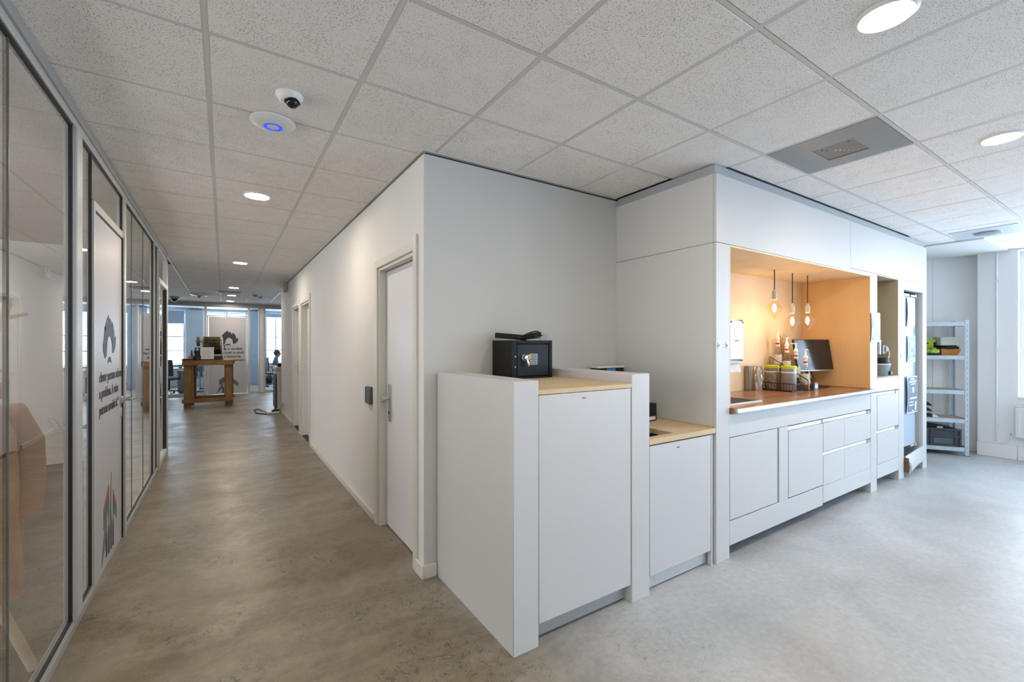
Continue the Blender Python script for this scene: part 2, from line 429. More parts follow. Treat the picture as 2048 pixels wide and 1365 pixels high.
# corridor wall with three door openings
WX = 1.06
DOORS = [(2.80, 3.63, 2.10), (7.05, 7.88, 2.13), (8.10, 8.86, 2.13)]
w = B(); y = 2.652; TOP = 2.682
for a, b, h in DOORS:
    w.box(WX, WX+0.13, y, a, 0, TOP); w.box(WX, WX+0.13, a, b, h, TOP); y = b
w.box(WX, WX+0.13, y, 10.9, 0, TOP)
tag(w.build('wall_right', M_WALL, loc=(1.06, 6, 0)), 'white corridor wall with three doors in it', kind='structure')
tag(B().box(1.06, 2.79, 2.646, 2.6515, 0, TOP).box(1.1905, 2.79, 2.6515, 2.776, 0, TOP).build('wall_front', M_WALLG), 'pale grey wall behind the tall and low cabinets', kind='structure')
t = B().box(1.075, 1.18, 2.66, 10.88, TOP, 2.696).box(1.18, 2.766, 2.66, 2.76, TOP, 2.696).build('trim_1', M_DARK); tag(t, 'black shadow gap along the top of the walls', kind='structure')
t = B().box(1.045, 1.19, 2.63, 10.9, 2.696, 2.7035).box(1.19, 2.766, 2.63, 2.76, 2.696, 2.7035).build('trim_2', M_BAR); tag(t, 'pale angle strip where walls meet the ceiling', kind='structure')
tag(B().box(1.19, 7.1, 10.78, 10.9, 0, 2.76).build('wall_back', M_WALL), 'white wall behind the printer', kind='structure')
bb = B()
for a, b in ((3.74, 7.03), (8.88, 10.9)): bb.box(WX-0.016, WX, a, b, 0, 0.062, bev=0.003)
tag(bb.build('baseboard_right', M_TRIM), 'low white baseboard along the corridor wall', kind='structure')
bb = B().box(WX-0.02, WX, 2.626, 2.762, 0, 0.085, bev=0.003).box(WX, 1.140, 2.626, 2.646, 0, 0.085, bev=0.003)
tag(bb.build('baseboard_front', M_TRIM), 'white baseboard wrapped around the wall corner', kind='structure')

def door_frame(n, a, b, h, leaf_x, label, w=0.055):
    d = struct(n, label, (WX, (a+b)/2, 0))
    fr = B()
    fr.box(WX-0.016, WX+0.0, a-w, a+0.004, 0, h+w+0.04, bev=0.003); fr.box(WX-0.016, WX, b-0.004, b+w+0.02, 0, h+w, bev=0.003)
    fr.box(WX-0.016, WX, a+0.004, b-0.004, h-0.004, h+w, bev=0.003)
    fr.box(WX, WX+0.13, a+0.0005, a+0.028, 0, h-0.0005); fr.box(WX, WX+0.13, b-0.028, b-0.0005, 0, h-0.0005); fr.box(WX, WX+0.13, a+0.028, b-0.028, h-0.028, h-0.0005)
    fr.build('frame', M_TRIM, d)
    lf = B().box(leaf_x, leaf_x+0.04, a+0.031, b-0.036, 0.008, h-0.034, bev=0.002).build('leaf', M_DOORW, d)
    B().box(leaf_x+0.004, leaf_x+0.03, b-0.036, b-0.029, 0.0, h-0.03).build('gasket', M_GASK, d)
    return d, lf
d1, leaf = door_frame('door_1', *DOORS[0], 1.118, 'white corridor door with a round steel knob nearest the corner')
pl = B().box(1.106, 1.118, 3.475, 3.525, 0.86, 1.16, bev=0.005, seg=2).build('lock_plate', M_STEEL, d1)
B().lathe([(0.012, 0), (0.012, -0.03), (0.026, -0.034), (0.030, -0.048), (0.026, -0.058), (0.0, -0.060)], (1.106, 3.50, 1.045), 18, 'X').build('knob', M_STEEL, pl)
B().lathe([(0.012, 0), (0.012, -0.003), (0, -0.003)], (1.106, 3.50, 0.93), 12, 'X').build('keyhole', M_DARK, pl)
d2, leaf = door_frame('door_2', *DOORS[1], 1.14, 'white door in the corridor, nearer of the far pair')
B().lathe([(0.012, 0), (0.012, -0.02), (0, -0.02)], (1.14, 7.16, 1.02), 10, 'X').build('knob', M_STEEL, d2)
d3, leaf = door_frame('door_3', *DOORS[2], 1.14, 'white door with a dark lever handle, farther of the far pair')
hp = B().box(1.128, 1.14, 8.745, 8.79, 0.93, 1.16, bev=0.004).build('handle', M_BLKP, d3)
B().tube([(1.128, 8.765, 1.09), (1.08, 8.765, 1.09), (1.075, 8.74, 1.09), (1.075, 8.65, 1.09)], 0.009).build('lever', M_STEEL, hp)
for k, (a, b, h) in enumerate(DOORS[1:]):
    o = B().box(1.064, 1.137, a+0.03, b-0.03, 0.0, 0.006, bev=0.001).build('doormat' if k == 0 else 'doormat.001', mat('dark_mat', (0.03, 0.03, 0.033), 0.9, bump=(300, 0.4)))
    tag(o, ('dark threshold mat under the nearer of the far corridor doors', 'dark threshold mat under the farther door with lever handle')[k], 'mat')

# glazed partition on the left
GX = -0.645
pw = struct('wall_left', 'glazed partition in grey aluminium frame along the corridor', (GX, 3, 0))
YA, YB = -1.2, 7.62
B().box(GX-0.05, GX+0.012, YA, YB, 2.652, 2.703, bev=0.002).build('top_rail', M_ALU, pw)
B().box(GX-0.04, GX, YA, YB, 2.612, 2.652, bev=0.002).build('top_rail', M_ALUL, pw)
def rail(a, b): B().box(GX-0.05, GX+0.006, a, b, 0, 0.045, bev=0.003).build('bottom_rail', M_ALU, pw)
rail(YA, 3.56); rail(4.50, 6.60)
def pane(a, b, z0, z1): B().box(GX-0.026, GX-0.016, a, b, z0, z1).build('glass_pane', M_GLASS, pw)
def gasket(a, b, z0, z1, w=0.012):
    g = B(); x0, x1 = GX-0.033, GX-0.009
    g.box(x0, x1, a, b, z1-w, z1); g.box(x0, x1, a, b, z0, z0+w); g.box(x0, x1, a, a+w*0.7, z0+w, z1-w); g.box(x0, x1, b-w, b, z0+w, z1-w)
    g.build('gasket', M_GASK, pw)
def joint(y): B().box(GX-0.029, GX-0.013, y-0.003, y+0.003, 0.06, 2.60).build('glass_joint', mat('joint_seal', (0.10, 0.11, 0.10), 0.2), pw)
pane(YA, 2.359, 0.045, 2.612); pane(2.365, 3.155, 0.045, 2.612); gasket(YA, 3.158, 0.045, 2.612); joint(2.362)
def mull(a, b, z0=0.045, z1=2.612, m=M_ALUL): B().box(GX-0.045, GX+0.008, a, b, z0, z1, bev=0.003).build('mullion', m, pw)
mull(3.16, 3.27)
pane(3.272, 3.558, 0.045, 2.612); gasket(3.27, 3.56, 0.045, 2.612)
pane(3.562, 4.498, 2.345, 2.612); gasket(3.56, 4.50, 2.335, 2.612, 0.008)
pane(4.55, 4.965, 0.045, 2.612); pane(4.971, 5.601, 0.045, 2.612); pane(5.607, 6.27, 0.045, 2.612); gasket(4.548, 6.275, 0.045, 2.612); joint(4.968); joint(5.604)
mull(4.50, 4.548); mull(6.275, 6.30); pane(6.30, 6.58, 0.045, 2.612); gasket(6.30, 6.585, 0.045, 2.612, 0.009)
mull(6.585, 6.60); pane(6.60, 7.56, 2.30, 2.612); mull(7.56, YB, 0.0)
# printed glass door
pd = struct('door_4', 'glass door covered with white film printed with hair and moustache', (GX, 4.03, 0))
fr = B()
fr.box(GX-0.045, GX+0.001, 3.565, 3.60, 0.0, 2.335, bev=0.001); fr.box(GX-0.045, GX+0.016, 4.45, 4.495, 0.0, 2.335, bev=0.003); fr.box(GX-0.045, GX+0.001, 3.60, 4.45, 2.285, 2.335, bev=0.001)
fr.build('frame', M_ALUL, pd)
gk = B(); gk.box(GX-0.03, GX-0.002, 3.60, 3.608, 0.01, 2.285); gk.box(GX-0.03, GX+0.004, 4.435, 4.45, 0.01, 2.285); gk.box(GX-0.03, GX-0.002, 3.608, 4.435, 2.272, 2.285); gk.build('gasket', M_GASK, pd)
B().box(GX-0.03, GX-0.004, 3.609, 4.434, 0.012, 2.271).build('film_panel', M_FILM, pd)
FX = GX-0.0036
hd = B().box(GX-0.008, GX+0.012, 4.365, 4.43, 1.035, 1.085, bev=0.004).build('handle', M_STEEL, pd)
B().tube([(GX+0.012, 4.40, 1.06), (GX+0.05, 4.40, 1.06), (GX+0.058, 4.415, 1.06), (GX+0.058, 4.53, 1.055)], 0.010).build('lever', M_STEEL, hd)
B().box(GX-0.008, GX+0.002, 4.37, 4.42, 0.93, 1.0, bev=0.003).build('lock', M_ALUL, pd)
# hair outline in unit coordinates (0..1 wide, 0..1 tall), drawn once and used on both printed doors
HAIR = [(0.13, 0.0), (0.06, 0.12), (0.02, 0.14), (0.05, 0.25), (0.02, 0.36), (0.06, 0.42), (0.10, 0.56), (0.12, 0.68), (0.17, 0.62), (0.20, 0.78), (0.30, 0.90), (0.42, 1.0), (0.47, 0.86), (0.51, 0.80), (0.53, 0.92),
        (0.58, 0.88), (0.63, 0.76), (0.66, 0.72), (0.68, 0.86), (0.78, 0.78), (0.85, 0.64), (0.87, 0.48), (0.90, 0.44), (1.0, 0.52), (0.97, 0.36), (0.98, 0.28), (0.90, 0.20), (0.84, 0.12), (0.74, 0.10), (0.70, 0.13), (0.70, 0.28), (0.64, 0.42), (0.54, 0.50),
        (0.42, 0.50), (0.33, 0.42), (0.28, 0.30), (0.27, 0.14), (0.24, 0.04), (0.20, 0.06), (0.17, 0.0)]
STACHE = [(0.0, 0.0), (0.16, 0.62), (0.38, 1.0), (0.5, 0.8), (0.62, 1.0), (0.84, 0.62), (1.0, 0.0), (0.86, 0.12), (0.74, 0.34), (0.6, 0.25), (0.5, 0.42), (0.4, 0.25), (0.26, 0.34), (0.14, 0.12)]
def flat(pts, o, ux, uz, w, h, n, name, m, parent, th=0.0015):
    o = Vector(o); ux = Vector(ux); uz = Vector(uz)
    return B().prism([o+ux*(x*w)+uz*(z*h) for x, z in pts], Vector(n)*th).build(name, m, parent)
Yv, Zv, Xv = (0, 1, 0), (0, 0, 1), (1, 0, 0)
flat(HAIR, (FX, 3.815, 1.385), Yv, Zv, 0.40, 0.29, Xv, 'hair_print', M_INK, pd)
flat(STACHE, (FX, 3.95, 1.347), Yv, Zv, 0.12, 0.045, Xv, 'moustache_print', M_INK, pd)
for s, z, wd in (('clever person solves', 1.238, 0.70), ('a problem. A wise', 1.135, 0.585), ('person avoids it.\u201d', 1.03, 0.60)):
    text_mesh('lettering', s, M_INK, pd, frame((FX, 3.715, z), Yv, Zv), 0.09, width=wd, bold=0.022)
RAIN = [mat('flag_red', (0.42, 0.09, 0.05), 0.5), mat('flag_blue', (0.07, 0.12, 0.36), 0.5), mat('flag_green', (0.08, 0.26, 0.12), 0.5)]
def flags(parent, o, ux, n, sc):
    o = Vector(o); ux = Vector(ux); uz = Vector((0, 0, 1)); th = Vector(n)*0.0015
    def poly(name, pts, m): B().prism([o+ux*(x*sc)+uz*(z*sc) for x, z in pts], th).build(name, m, parent)
    # poles, marching figures, then flags in three bands
    for x, h, fh in ((0.165, 0.28, 0.17), (0.235, 0.47, 0.20), (0.305, 0.54, 0.25), (0.375, 0.40, 0.20)):
        poly('pole_print', [(x-0.003, fh), (x+0.003, fh), (x+0.004, h), (x+0.001, h)], M_INK)
        poly('figure_print', [(x-0.016, 0.0), (x-0.003, 0.0), (x+0.003, 0.05), (x+0.006, 0.0), (x+0.018, 0.0), (x+0.012, fh*0.55), (x+0.017, fh*0.8), (x+0.006, fh), (x-0.006, fh*0.98), (x-0.015, fh*0.75), (x-0.010, fh*0.45)], M_INK)
    L = lambda p, q, t: (p[0]+(q[0]-p[0])*t, p[1]+(q[1]-p[1])*t)
    for k in range(3):
        a, b = k/3, (k+1)/3
        for p0, p1, q0, q1 in (((0.232, 0.47), (0.075, 0.34), (0.226, 0.29), (0.085, 0.20)), ((0.378, 0.39), (0.50, 0.25), (0.378, 0.24), (0.495, 0.155)), ((0.160, 0.27), (0.075, 0.14), (0.160, 0.13), (0.015, -0.01)), ((0.307, 0.50), (0.285, 0.32), (0.309, 0.30), (0.265, 0.22))):
            poly('flag_print', [L(p0, q0, a), L(p1, q1, a), L(p1, q1, b), L(p0, q0, b)], RAIN[k])
flags(pd, (FX, 3.755, 0.07), Yv, Xv, 0.98)
# second, clear glass door
gd = struct('door_5', 'narrow framed clear glass door at the far end of the partition', (GX, 7.08, 0))
fr = B()
fr.box(GX-0.045, GX+0.016, 6.602, 6.66, 0, 2.26, bev=0.003); fr.box(GX-0.045, GX+0.016, 7.50, 7.556, 0, 2.26, bev=0.003); fr.box(GX-0.045, GX+0.016, 6.66, 7.50, 2.20, 2.26, bev=0.003); fr.box(GX-0.045, GX+0.01, 6.66, 7.50, 0.01, 0.08, bev=0.003)
fr.build('frame', M_ALUL, gd)
B().box(GX-0.026, GX-0.016, 6.66, 7.50, 0.08, 2.20).build('glass_pane', M_GLASS, gd)
gk = B(); gk.box(GX-0.03, GX+0.002, 6.66, 6.672, 0.08, 2.2); gk.box(GX-0.03, GX+0.002, 7.488, 7.50, 0.08, 2.2); gk.build('gasket', M_GASK, gd)
hd = B().box(GX+0.0165, GX+0.026, 6.605, 6.655, 1.0, 1.20, bev=0.004).build('lock', M_STEEL, gd)
# the office behind the partition
lw = B(); y = -1.3
for a, b in LEFT_Y:
    lw.box(-4.6, -4.5, y, a, 0, 2.76); lw.box(-4.6, -4.5, a, b, 0, 0.6); lw.box(-4.6, -4.5, a, b, 2.6, 2.76); y = b
lw.box(-4.6, -4.5, y, 7.7, 0, 2.76)
tag(lw.build('wall_office_left', M_WALL, loc=(-4.5, 3, 0)), 'unseen outer wall with added fill-light windows of the office behind the glass', kind='structure')
for k, (a, b) in enumerate(LEFT_Y):
    wn = struct('window_%d' % (k+7), ('nearer added fill-light window of the office behind the glass', 'farther added fill-light window of the office behind the glass')[k], (-4.5, (a+b)/2, 0.6)); fr = B()
    for c in (a+0.03, (a+b)/2, b-0.03): fr.box(-4.57, -4.52, c-0.03, c+0.03, 0.6, 2.6)
    for z in (0.63, 2.57): fr.box(-4.569, -4.521, a+0.06, b-0.06, z-0.03, z+0.03)
    fr.build('window_frame', M_WHITEP, wn)
tag(B().box(-4.5, GX-0.05, 7.625, 7.72, 0, 2.76).build('wall_office_end', M_WALL), 'plain end wall of the office behind the glass', kind='structure')
tag(B().box(-4.5, GX-0.05, -1.3, -1.2, 0, 2.76).build('wall_office_near', M_WALL), 'plain near wall of the office behind the glass', kind='structure')
tag(B().box(-4.5, GX-0.055, -1.2, 7.62, 2.706, 2.75).build('ceiling_office', mat('office_ceiling', (0.5, 0.48, 0.45), 0.9)), 'flat ceiling of the office behind the glass', kind='structure')
tag(B().box(-4.5, GX-0.055, -1.2, 7.62, 0.0, 0.006).build('floor_office', mat('office_carpet', (0.10, 0.095, 0.085), 0.95, var=(30, 0.2))), 'dark carpet of the office behind the glass', kind='structure')

# room shell beyond the view of the lens
tag(B().box(-0.72, -0.64, -6.2, -1.2, 0, 2.76).build('wall_left_rear', M_WALL), 'white wall continuing behind the glazed partition', kind='structure')
rw = B(); x = -0.64
for a, b in REAR_X:
    rw.box(x, a, -6.35, -6.2, 0, 2.76); rw.box(a, b, -6.35, -6.2, 0, 0.35); rw.box(a, b, -6.35, -6.2, 2.66, 2.76); x = b
rw.box(x, 8.8, -6.35, -6.2, 0, 2.76)
tag(rw.build('wall_rear', M_WALL, loc=(3, -6.2, 0)), 'unseen white outer wall with one added fill-light window behind the viewer', kind='structure')
for k, (a, b) in enumerate(REAR_X):
    wn = struct('window_9', 'added fill-light window in the unseen wall behind the viewer', ((a+b)/2, -6.2, 0.35)); fr = B()
    for c in (a+0.03, (a+b)/2, b-0.03): fr.box(c-0.03, c+0.03, -6.32, -6.27, 0.35, 2.66)
    for z in (0.38, 2.63): fr.box(a+0.06, b-0.06, -6.319, -6.271, z-0.03, z+0.03)
    fr.build('window_frame', M_WHITEP, wn)

# right wall with windows
rw = B(); y = -6.2; RX = 8.5
for (a, b), wz in sorted(zip(WIN_Y, WIN_Z)):
    rw.box(RX, RX+0.3, y, a, 0, 2.76); rw.box(RX, RX+0.3, a, b, 0, wz); rw.box(RX, RX+0.3, a, b, 2.68, 2.76); y = b
rw.box(RX, RX+0.3, y, 1.577, 0, 2.76)
tag(rw.build('wall_window_side', mat('bright_white_paint', (0.82, 0.83, 0.84), 0.7), loc=(8.5, -2, 0)), 'white outer wall with tall windows on the right', kind='structure')
for k, (a, b) in enumerate(WIN_Y):
    wz = WIN_Z[k]
    wn = struct('window_%d' % (k+1), ('tall bright window above the radiator', 'bright window next along the right wall', 'bright window last along the right wall')[k], (RX, (a+b)/2, 0.79))
    fr = B(); x0, x1 = RX+0.14, RX+0.2
    for c in (a+0.03, (a+b)/2, b-0.03): fr.box(x0, x1, c-0.03, c+0.03, wz, 2.68)
    for z in (wz+0.03, 2.65, 2.0): fr.box(x0+0.001, x1-0.001, a+0.06, b-0.06, z-0.03, z+0.03)
    fr.build('window_frame', M_WHITEP, wn)
    for c0, c1 in ((a+0.06, (a+b)/2-0.03), ((a+b)/2+0.03, b-0.06)):
        for z0, z1 in ((wz+0.06, 1.97), (2.03, 2.62)): bx('pane', M_GLASSC, wn, x0+0.025, x0+0.035, c0, c1, z0, z1)
    bx('window_sill', M_WHITEP, wn, RX-0.03, RX+0.138, a+0.002, b-0.002, wz+0.0005, wz+0.016)
# faceted wall behind the shelving unit, and the hidden flank behind the kitchen block
nrm = Vector((0.839, 0.545, 0)); dr = Vector((-0.545, 0.839, 0))
p0 = Vector((8.66, 1.732, 0))-dr*0.2
M_WALLR = mat('bright_white_paint', (0.82, 0.83, 0.84), 0.7)
aw = B().prism([p0, p0+dr*3.4, p0+dr*3.4+nrm*0.15, p0+nrm*0.15], (0, 0, 2.76)).build('wall_angled', M_WALLR)
tag(aw, 'pale angled wall behind the steel shelving unit', kind='structure')
seam = B().prism([p0+dr*0.53-nrm*0.004, p0+dr*0.545-nrm*0.004, p0+dr*0.545-nrm*0.0005, p0+dr*0.53-nrm*0.0005], (0, 0, 2.70)).build('trim_3', M_WHITEP); tag(seam, 'thin vertical joint strip on the angled wall', kind='structure')
bk = B().box(7.3, 8.495, 1.30, 4.0, 2.685, 2.703).build('trim_4', M_WALL); tag(bk, 'plain white ceiling strip in front of the outer wall', kind='structure')
pc = B().box(8.46, 8.4995, 1.215, 1.577, 0, 0.18, bev=0.004).box(8.46, 8.4995, -3, 1.213, 0, 0.18, bev=0.004).build('baseboard_window', M_WHITEP); tag(pc, 'deep white duct running along the foot of the outer wall', kind='structure')

# ---------------- far end: glass front, room beyond
FY = 15.64
fw = struct('wall_far', 'glass front of the office at the far end of the corridor', (0, FY, 0))
bx('top_rail', M_ALU, fw, -4.5, 5.0, FY-0.04, FY+0.04, 2.57, 2.703)
for a, b in ((-4.5, -0.47), (0.68, 0.90), (1.08, 5.0)): bx('bottom_rail', M_ALUL, fw, a, b, FY-0.03, FY+0.03, 0, 0.07)
for a, b in ((-2.2, -2.14), (-0.47, -0.41), (0.62, 0.68), (0.895, 0.94), (1.035, 1.08)): bx('mullion', M_ALUL, fw, a, b, FY-0.035, FY+0.035, 0.0 if b > -0.5 else 0.07, 2.57)
bx('post', M_WALL, fw, 0.941, 1.034, FY-0.05, FY+0.05, 0, 2.57)
for a, b, z0 in ((-4.4, -2.2, 0.07), (-2.14, -0.47, 0.07), (-0.41, 0.62, 2.36), (0.68, 0.895, 0.07), (1.08, 3.0, 0.07), (3.0, 5.0, 0.07)): bx('glass_pane', M_GLASSC, fw, a+0.001, b-0.001, FY-0.005, FY+0.005, z0, 2.57)
fd = struct('door_6', 'white printed door with hair and moustache at the corridor end', (0.1, FY, 0))
bx('frame', M_ALUL, fd, -0.40, -0.37, FY-0.04, FY+0.04, 0, 2.33); bx('frame', M_ALUL, fd, 0.575, 0.605, FY-0.04, FY+0.04, 0, 2.33); bx('frame', M_ALUL, fd, -0.37, 0.575, FY-0.04, FY+0.04, 2.29, 2.33)
bx('film_panel', M_FILM, fd, -0.365, 0.57, FY-0.03, FY-0.005, 0.01, 2.285)
PY = FY-0.0305
flat(HAIR, (-0.09, PY, 1.445), Xv, Zv, 0.46, 0.44, (0, -1, 0), 'hair_print', M_INK, fd)
flat(STACHE, (0.03, PY, 1.425), Xv, Zv, 0.155, 0.07, (0, -1, 0), 'moustache_print', M_INK, fd)
for s, z, wd in (('Whoever is careless', 1.315, 0.76), ('with the truth in small', 1.20, 0.82), ('matters cannot be', 1.085, 0.66), ('trusted with important', 0.975, 0.84), ('matters.', 0.865, 0.30)):
    text_mesh('lettering', s, M_INK, fd, frame((0.10, PY, z), Xv, Zv), 0.092, 'CENTER', width=wd, bold=0.03)
flags(fd, (-0.20, PY, 0.03), Xv, (0, -1, 0), 1.15)
# shell of the far open area and the room beyond
tag(B().box(-4.6, -4.5, 7.72, 20.0, 0, 2.76).build('wall_far_left', M_WALL), 'white wall closing the far open area on the left', kind='structure')
tag(B().box(5.0, 5.1, 10.78, 20.0, 0, 2.76).build('wall_far_right', M_WALL), 'white wall closing the far open area on the right', kind='structure')
fwn = B(); x = -4.5; WZ0, WZ1 = 0.76, 2.66
M_WALLB = mat('cool_white_wall', (0.68, 0.72, 0.77), 0.75)
for a, b in FAR_X:
    fwn.box(x, a, 19.5, 19.7, 0, 2.76); fwn.box(a, b, 19.5, 19.7, 0, WZ0); fwn.box(a, b, 19.5, 19.7, WZ1, 2.76); x = b
fwn.box(x, 5.0, 19.5, 19.7, 0, 2.76)
tag(fwn.build('wall_far_window', M_WALLB, loc=(0, 19.5, 0)), 'outer wall with windows beyond the far glass front', kind='structure')
for k, (a, b) in enumerate(FAR_X):
    wn = struct('window_%d' % (k+4), ('bright window with half lowered blind left of the far printed door', 'bright window behind the far printed door', 'bright window with glazing bars behind the seated person')[k], ((a+b)/2, 19.5, WZ0))
    fr = B()
    for c in ([a+0.03, (a+b)/2, b-0.03] if k != 2 else [a+0.03, a+0.36, a+0.95, b-0.03]): fr.box(c-0.025, c+0.025, 19.55, 19.6, WZ0, WZ1)
    for z in (WZ0+0.03, 1.25, 1.75, WZ1-0.03): fr.box(a+0.055, b-0.055, 19.555, 19.595, z-0.02, z+0.02)
    fr.build('window_frame', M_WHITEP, wn)
    bx('pane', M_GLASSC, wn, a+0.056, b-0.056, 19.57, 19.575, WZ0+0.05, WZ1-0.05)
    bx('window_sill', M_WHITEP, wn, a, b, 19.36, 19.499, WZ0-0.03, WZ0)
    if k in (0, 2):
        bl = B(); z1, z0 = (2.66, 2.2) if k == 0 else (2.66, 2.52)
        n = 12 if k == 0 else 4
        for q in range(n): z = z1-(z1-z0)*(q+0.5)/n; bl.box(a+0.02, b-0.02, 19.46, 19.475, z-0.0195, z+0.0195)
        bl.build('blind', mat('blue_grey_blind', (0.50, 0.58, 0.68), 0.6), wn)
tag(B().box(-1.10, -0.60, 19.30, 19.495, 0, 2.70, bev=0.004).build('trim_5', M_WALLB), 'boxed column between the far windows', kind='structure')
tag(B().box(0.80, 1.30, 18.9, 19.495, 0, 2.70, bev=0.004).build('trim_6', mat('glossy_blue_white', (0.55, 0.68, 0.82), 0.25)), 'glossy pale blue column seen right of the far printed door', kind='structure')

# ================================================================== KITCHEN BLOCK
KY = 1.742; BACK = 2.6455
PR = 0.004
# tall white kitchen surround: posts, header, side panels, niche linings
ku = thing('kitchen_surround', 'tall white built-in kitchen wall with a lit wooden niche', 'kitchen unit', (4.9, KY, 0))
def kb(name, m, *a, bev=0.002): return bx(name, m, ku, *a, bev=bev)
for a, b, h in ((2.768, 2.925, 2.1635), (5.385, 5.54, 2.1885), (6.152, 6.31, 2.1885), (6.938, 7.076, 2.1885)): kb('post', M_CAB, a, b, KY, KY+0.022 if h < 2.17 else 1.95, 0.0, h)
kb('post_core', M_CABG, 2.801, 2.924, KY+0.0225, 1.95, 0.0, 2.1635)
kb('header_panel', M_CAB, 2.768, 4.906, KY, KY+0.022, 2.166, 2.63); kb('header_panel', M_CAB, 4.909, 7.076, KY, 1.80, 2.19, 2.63)
kb('header_filler', M_CAB, 4.909, 5.385, KY+0.0005, 1.80, 2.166, 2.1885); kb('header_filler', M_CAB, 6.31, 6.938, KY+0.0005, 1.80, 2.085, 2.1885)
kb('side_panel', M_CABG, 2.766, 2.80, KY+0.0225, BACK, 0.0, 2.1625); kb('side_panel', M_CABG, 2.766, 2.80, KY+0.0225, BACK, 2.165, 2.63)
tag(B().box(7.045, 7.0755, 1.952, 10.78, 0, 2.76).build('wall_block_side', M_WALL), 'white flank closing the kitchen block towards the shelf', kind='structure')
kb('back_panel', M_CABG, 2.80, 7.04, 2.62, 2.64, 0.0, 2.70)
kb('soffit_strip', mat('soffit_grey', (0.40, 0.43, 0.46), 0.35), 2.785, 7.06, KY+0.02, 2.6455, 2.632, 2.698)
kb('apron_panel', M_CAB, 2.926, 5.384, KY+0.002, 1.78, 0.832, 0.993)
kb('apron_panel', M_CAB, 5.541, 6.151, KY+0.002, 1.78, 0.99, 1.125)
kb('base_rail', M_CAB, 2.926, 4.338, KY, 1.765, 0.085, 0.252); kb('base_rail', M_CAB, 4.346, 5.384, KY, 1.765, 0.10, 0.250)
kb('base_rail', M_CAB, 5.55, 6.151, KY, 1.765, 0.11, 0.252)
kb('stile', M_CAB, 3.600, 3.738, KY, 1.765, 0.254, 0.83)
# niche linings in plywood
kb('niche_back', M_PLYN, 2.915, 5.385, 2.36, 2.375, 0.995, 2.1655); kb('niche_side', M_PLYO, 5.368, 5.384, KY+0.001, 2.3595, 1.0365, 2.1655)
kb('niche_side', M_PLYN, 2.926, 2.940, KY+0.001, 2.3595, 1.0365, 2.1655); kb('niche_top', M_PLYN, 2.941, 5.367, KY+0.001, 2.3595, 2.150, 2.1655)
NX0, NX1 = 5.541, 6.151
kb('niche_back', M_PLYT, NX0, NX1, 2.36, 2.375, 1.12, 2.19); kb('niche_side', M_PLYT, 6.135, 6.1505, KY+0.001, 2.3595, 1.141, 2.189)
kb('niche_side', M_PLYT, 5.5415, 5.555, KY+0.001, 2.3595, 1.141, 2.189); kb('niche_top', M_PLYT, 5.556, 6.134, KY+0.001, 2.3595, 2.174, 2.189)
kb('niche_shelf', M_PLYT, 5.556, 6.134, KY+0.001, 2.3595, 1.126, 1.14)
for a in (2.80, 2.896):
    sw = bx('fixing_plate' , M_STEEL, ku, a-0.014, a+0.018, KY-0.004, KY, 1.45, 1.49, bev=0.001)
    B().cyl((a+0.002, KY-0.0045, 1.47), (a+0.002, KY-0.008, 1.47), 0.009, seg=10).build('cam_lock', M_ALU, sw)

# walnut worktop with steel nosing
wt = thing('worktop', 'walnut stave worktop with a rounded steel front edge in the lit niche', 'worktop', (4.15, 1.9, 0.995))
bx('board', M_WALNUT, wt, 2.942, 5.366, 1.712, 2.359, 0.996, 1.035, bev=0.002)
B().box(2.935, 5.40, 1.690, 1.7115, 0.998, 1.034, bev=0.006, seg=3).build('edge_strip', M_STEEL, wt)
hb = thing('induction_hob', 'black glass hob let into the near end of the walnut worktop', 'hob', (3.2, 2.05, 1.035))
bx('glass_top', mat('hob_glass', (0.010, 0.010, 0.012), 0.45, spec=0.15), hb, 2.96, 3.50, 1.845, 2.32, 1.0355, 1.041)
fr = B(); 
fr.box(2.955, 3.52, 1.83, 1.844, 1.0355, 1.0415, bev=0.001); fr.box(3.501, 3.52, 1.8445, 2.335, 1.0355, 1.0415, bev=0.001); fr.box(2.955, 3.5005, 2.3205, 2.335, 1.0355, 1.0415, bev=0.001)
fr.build('rim', M_STEEL, hb)

def cabinet(name, label, x0, x1, z0, z1, zdoor0, zdoor1, doorx=None, logo=True, loc=None):
    c = thing(name, label, 'cabinet', ((x0+x1)/2, KY, z0))
    a, b = doorx or (x0, x1)
    cs = B(); y0, y1 = KY+0.045, 2.34
    cs.box(x0, x0+0.016, y0, y1, z0, z1); cs.box(x1-0.016, x1, y0, y1, z0, z1); cs.box(x0+0.016, x1-0.016, y0, y1, z0, z0+0.016); cs.box(x0+0.016, x1-0.016, y1-0.01, y1, z0+0.016, z1)
    cs.build('carcass', M_CABG, c)
    return c
M_LOGO = mat('faint_grey_print', (0.42, 0.44, 0.46), 0.5)
c1 = cabinet('base_cabinet', 'white base cabinet with a plain flush door under the hob', 2.93, 3.60, 0.256, 0.826, 0, 0)
dr_ = bx('door', M_CAB, c1, 2.932, 3.572, KY+0.001, KY+0.022, 0.259, 0.828, bev=0.0015)
bx('edge_strip', M_ALUL, c1, 3.577, 3.594, KY+0.010, KY+0.03, 0.259, 0.828)
bx('maker_mark', M_LOGO, dr_, 3.26, 3.33, KY-0.0005, KY+0.001, 0.796, 0.799)
c2 = cabinet('dishwasher', 'white panelled dishwasher with a bright grip recess along its top', 3.742, 4.338, 0.256, 0.826, 0, 0)
dr_ = bx('door', M_CAB, c2, 3.744, 4.336, KY-0.002, KY+0.02, 0.262, 0.790, bev=0.002)
bx('grip_recess', M_WHITEP, c2, 3.744, 4.32, KY+0.006, KY+0.04, 0.793, 0.824); bx('maker_mark', M_LOGO, dr_, 4.08, 4.14, KY-0.0035, KY-0.002, 0.752, 0.755)
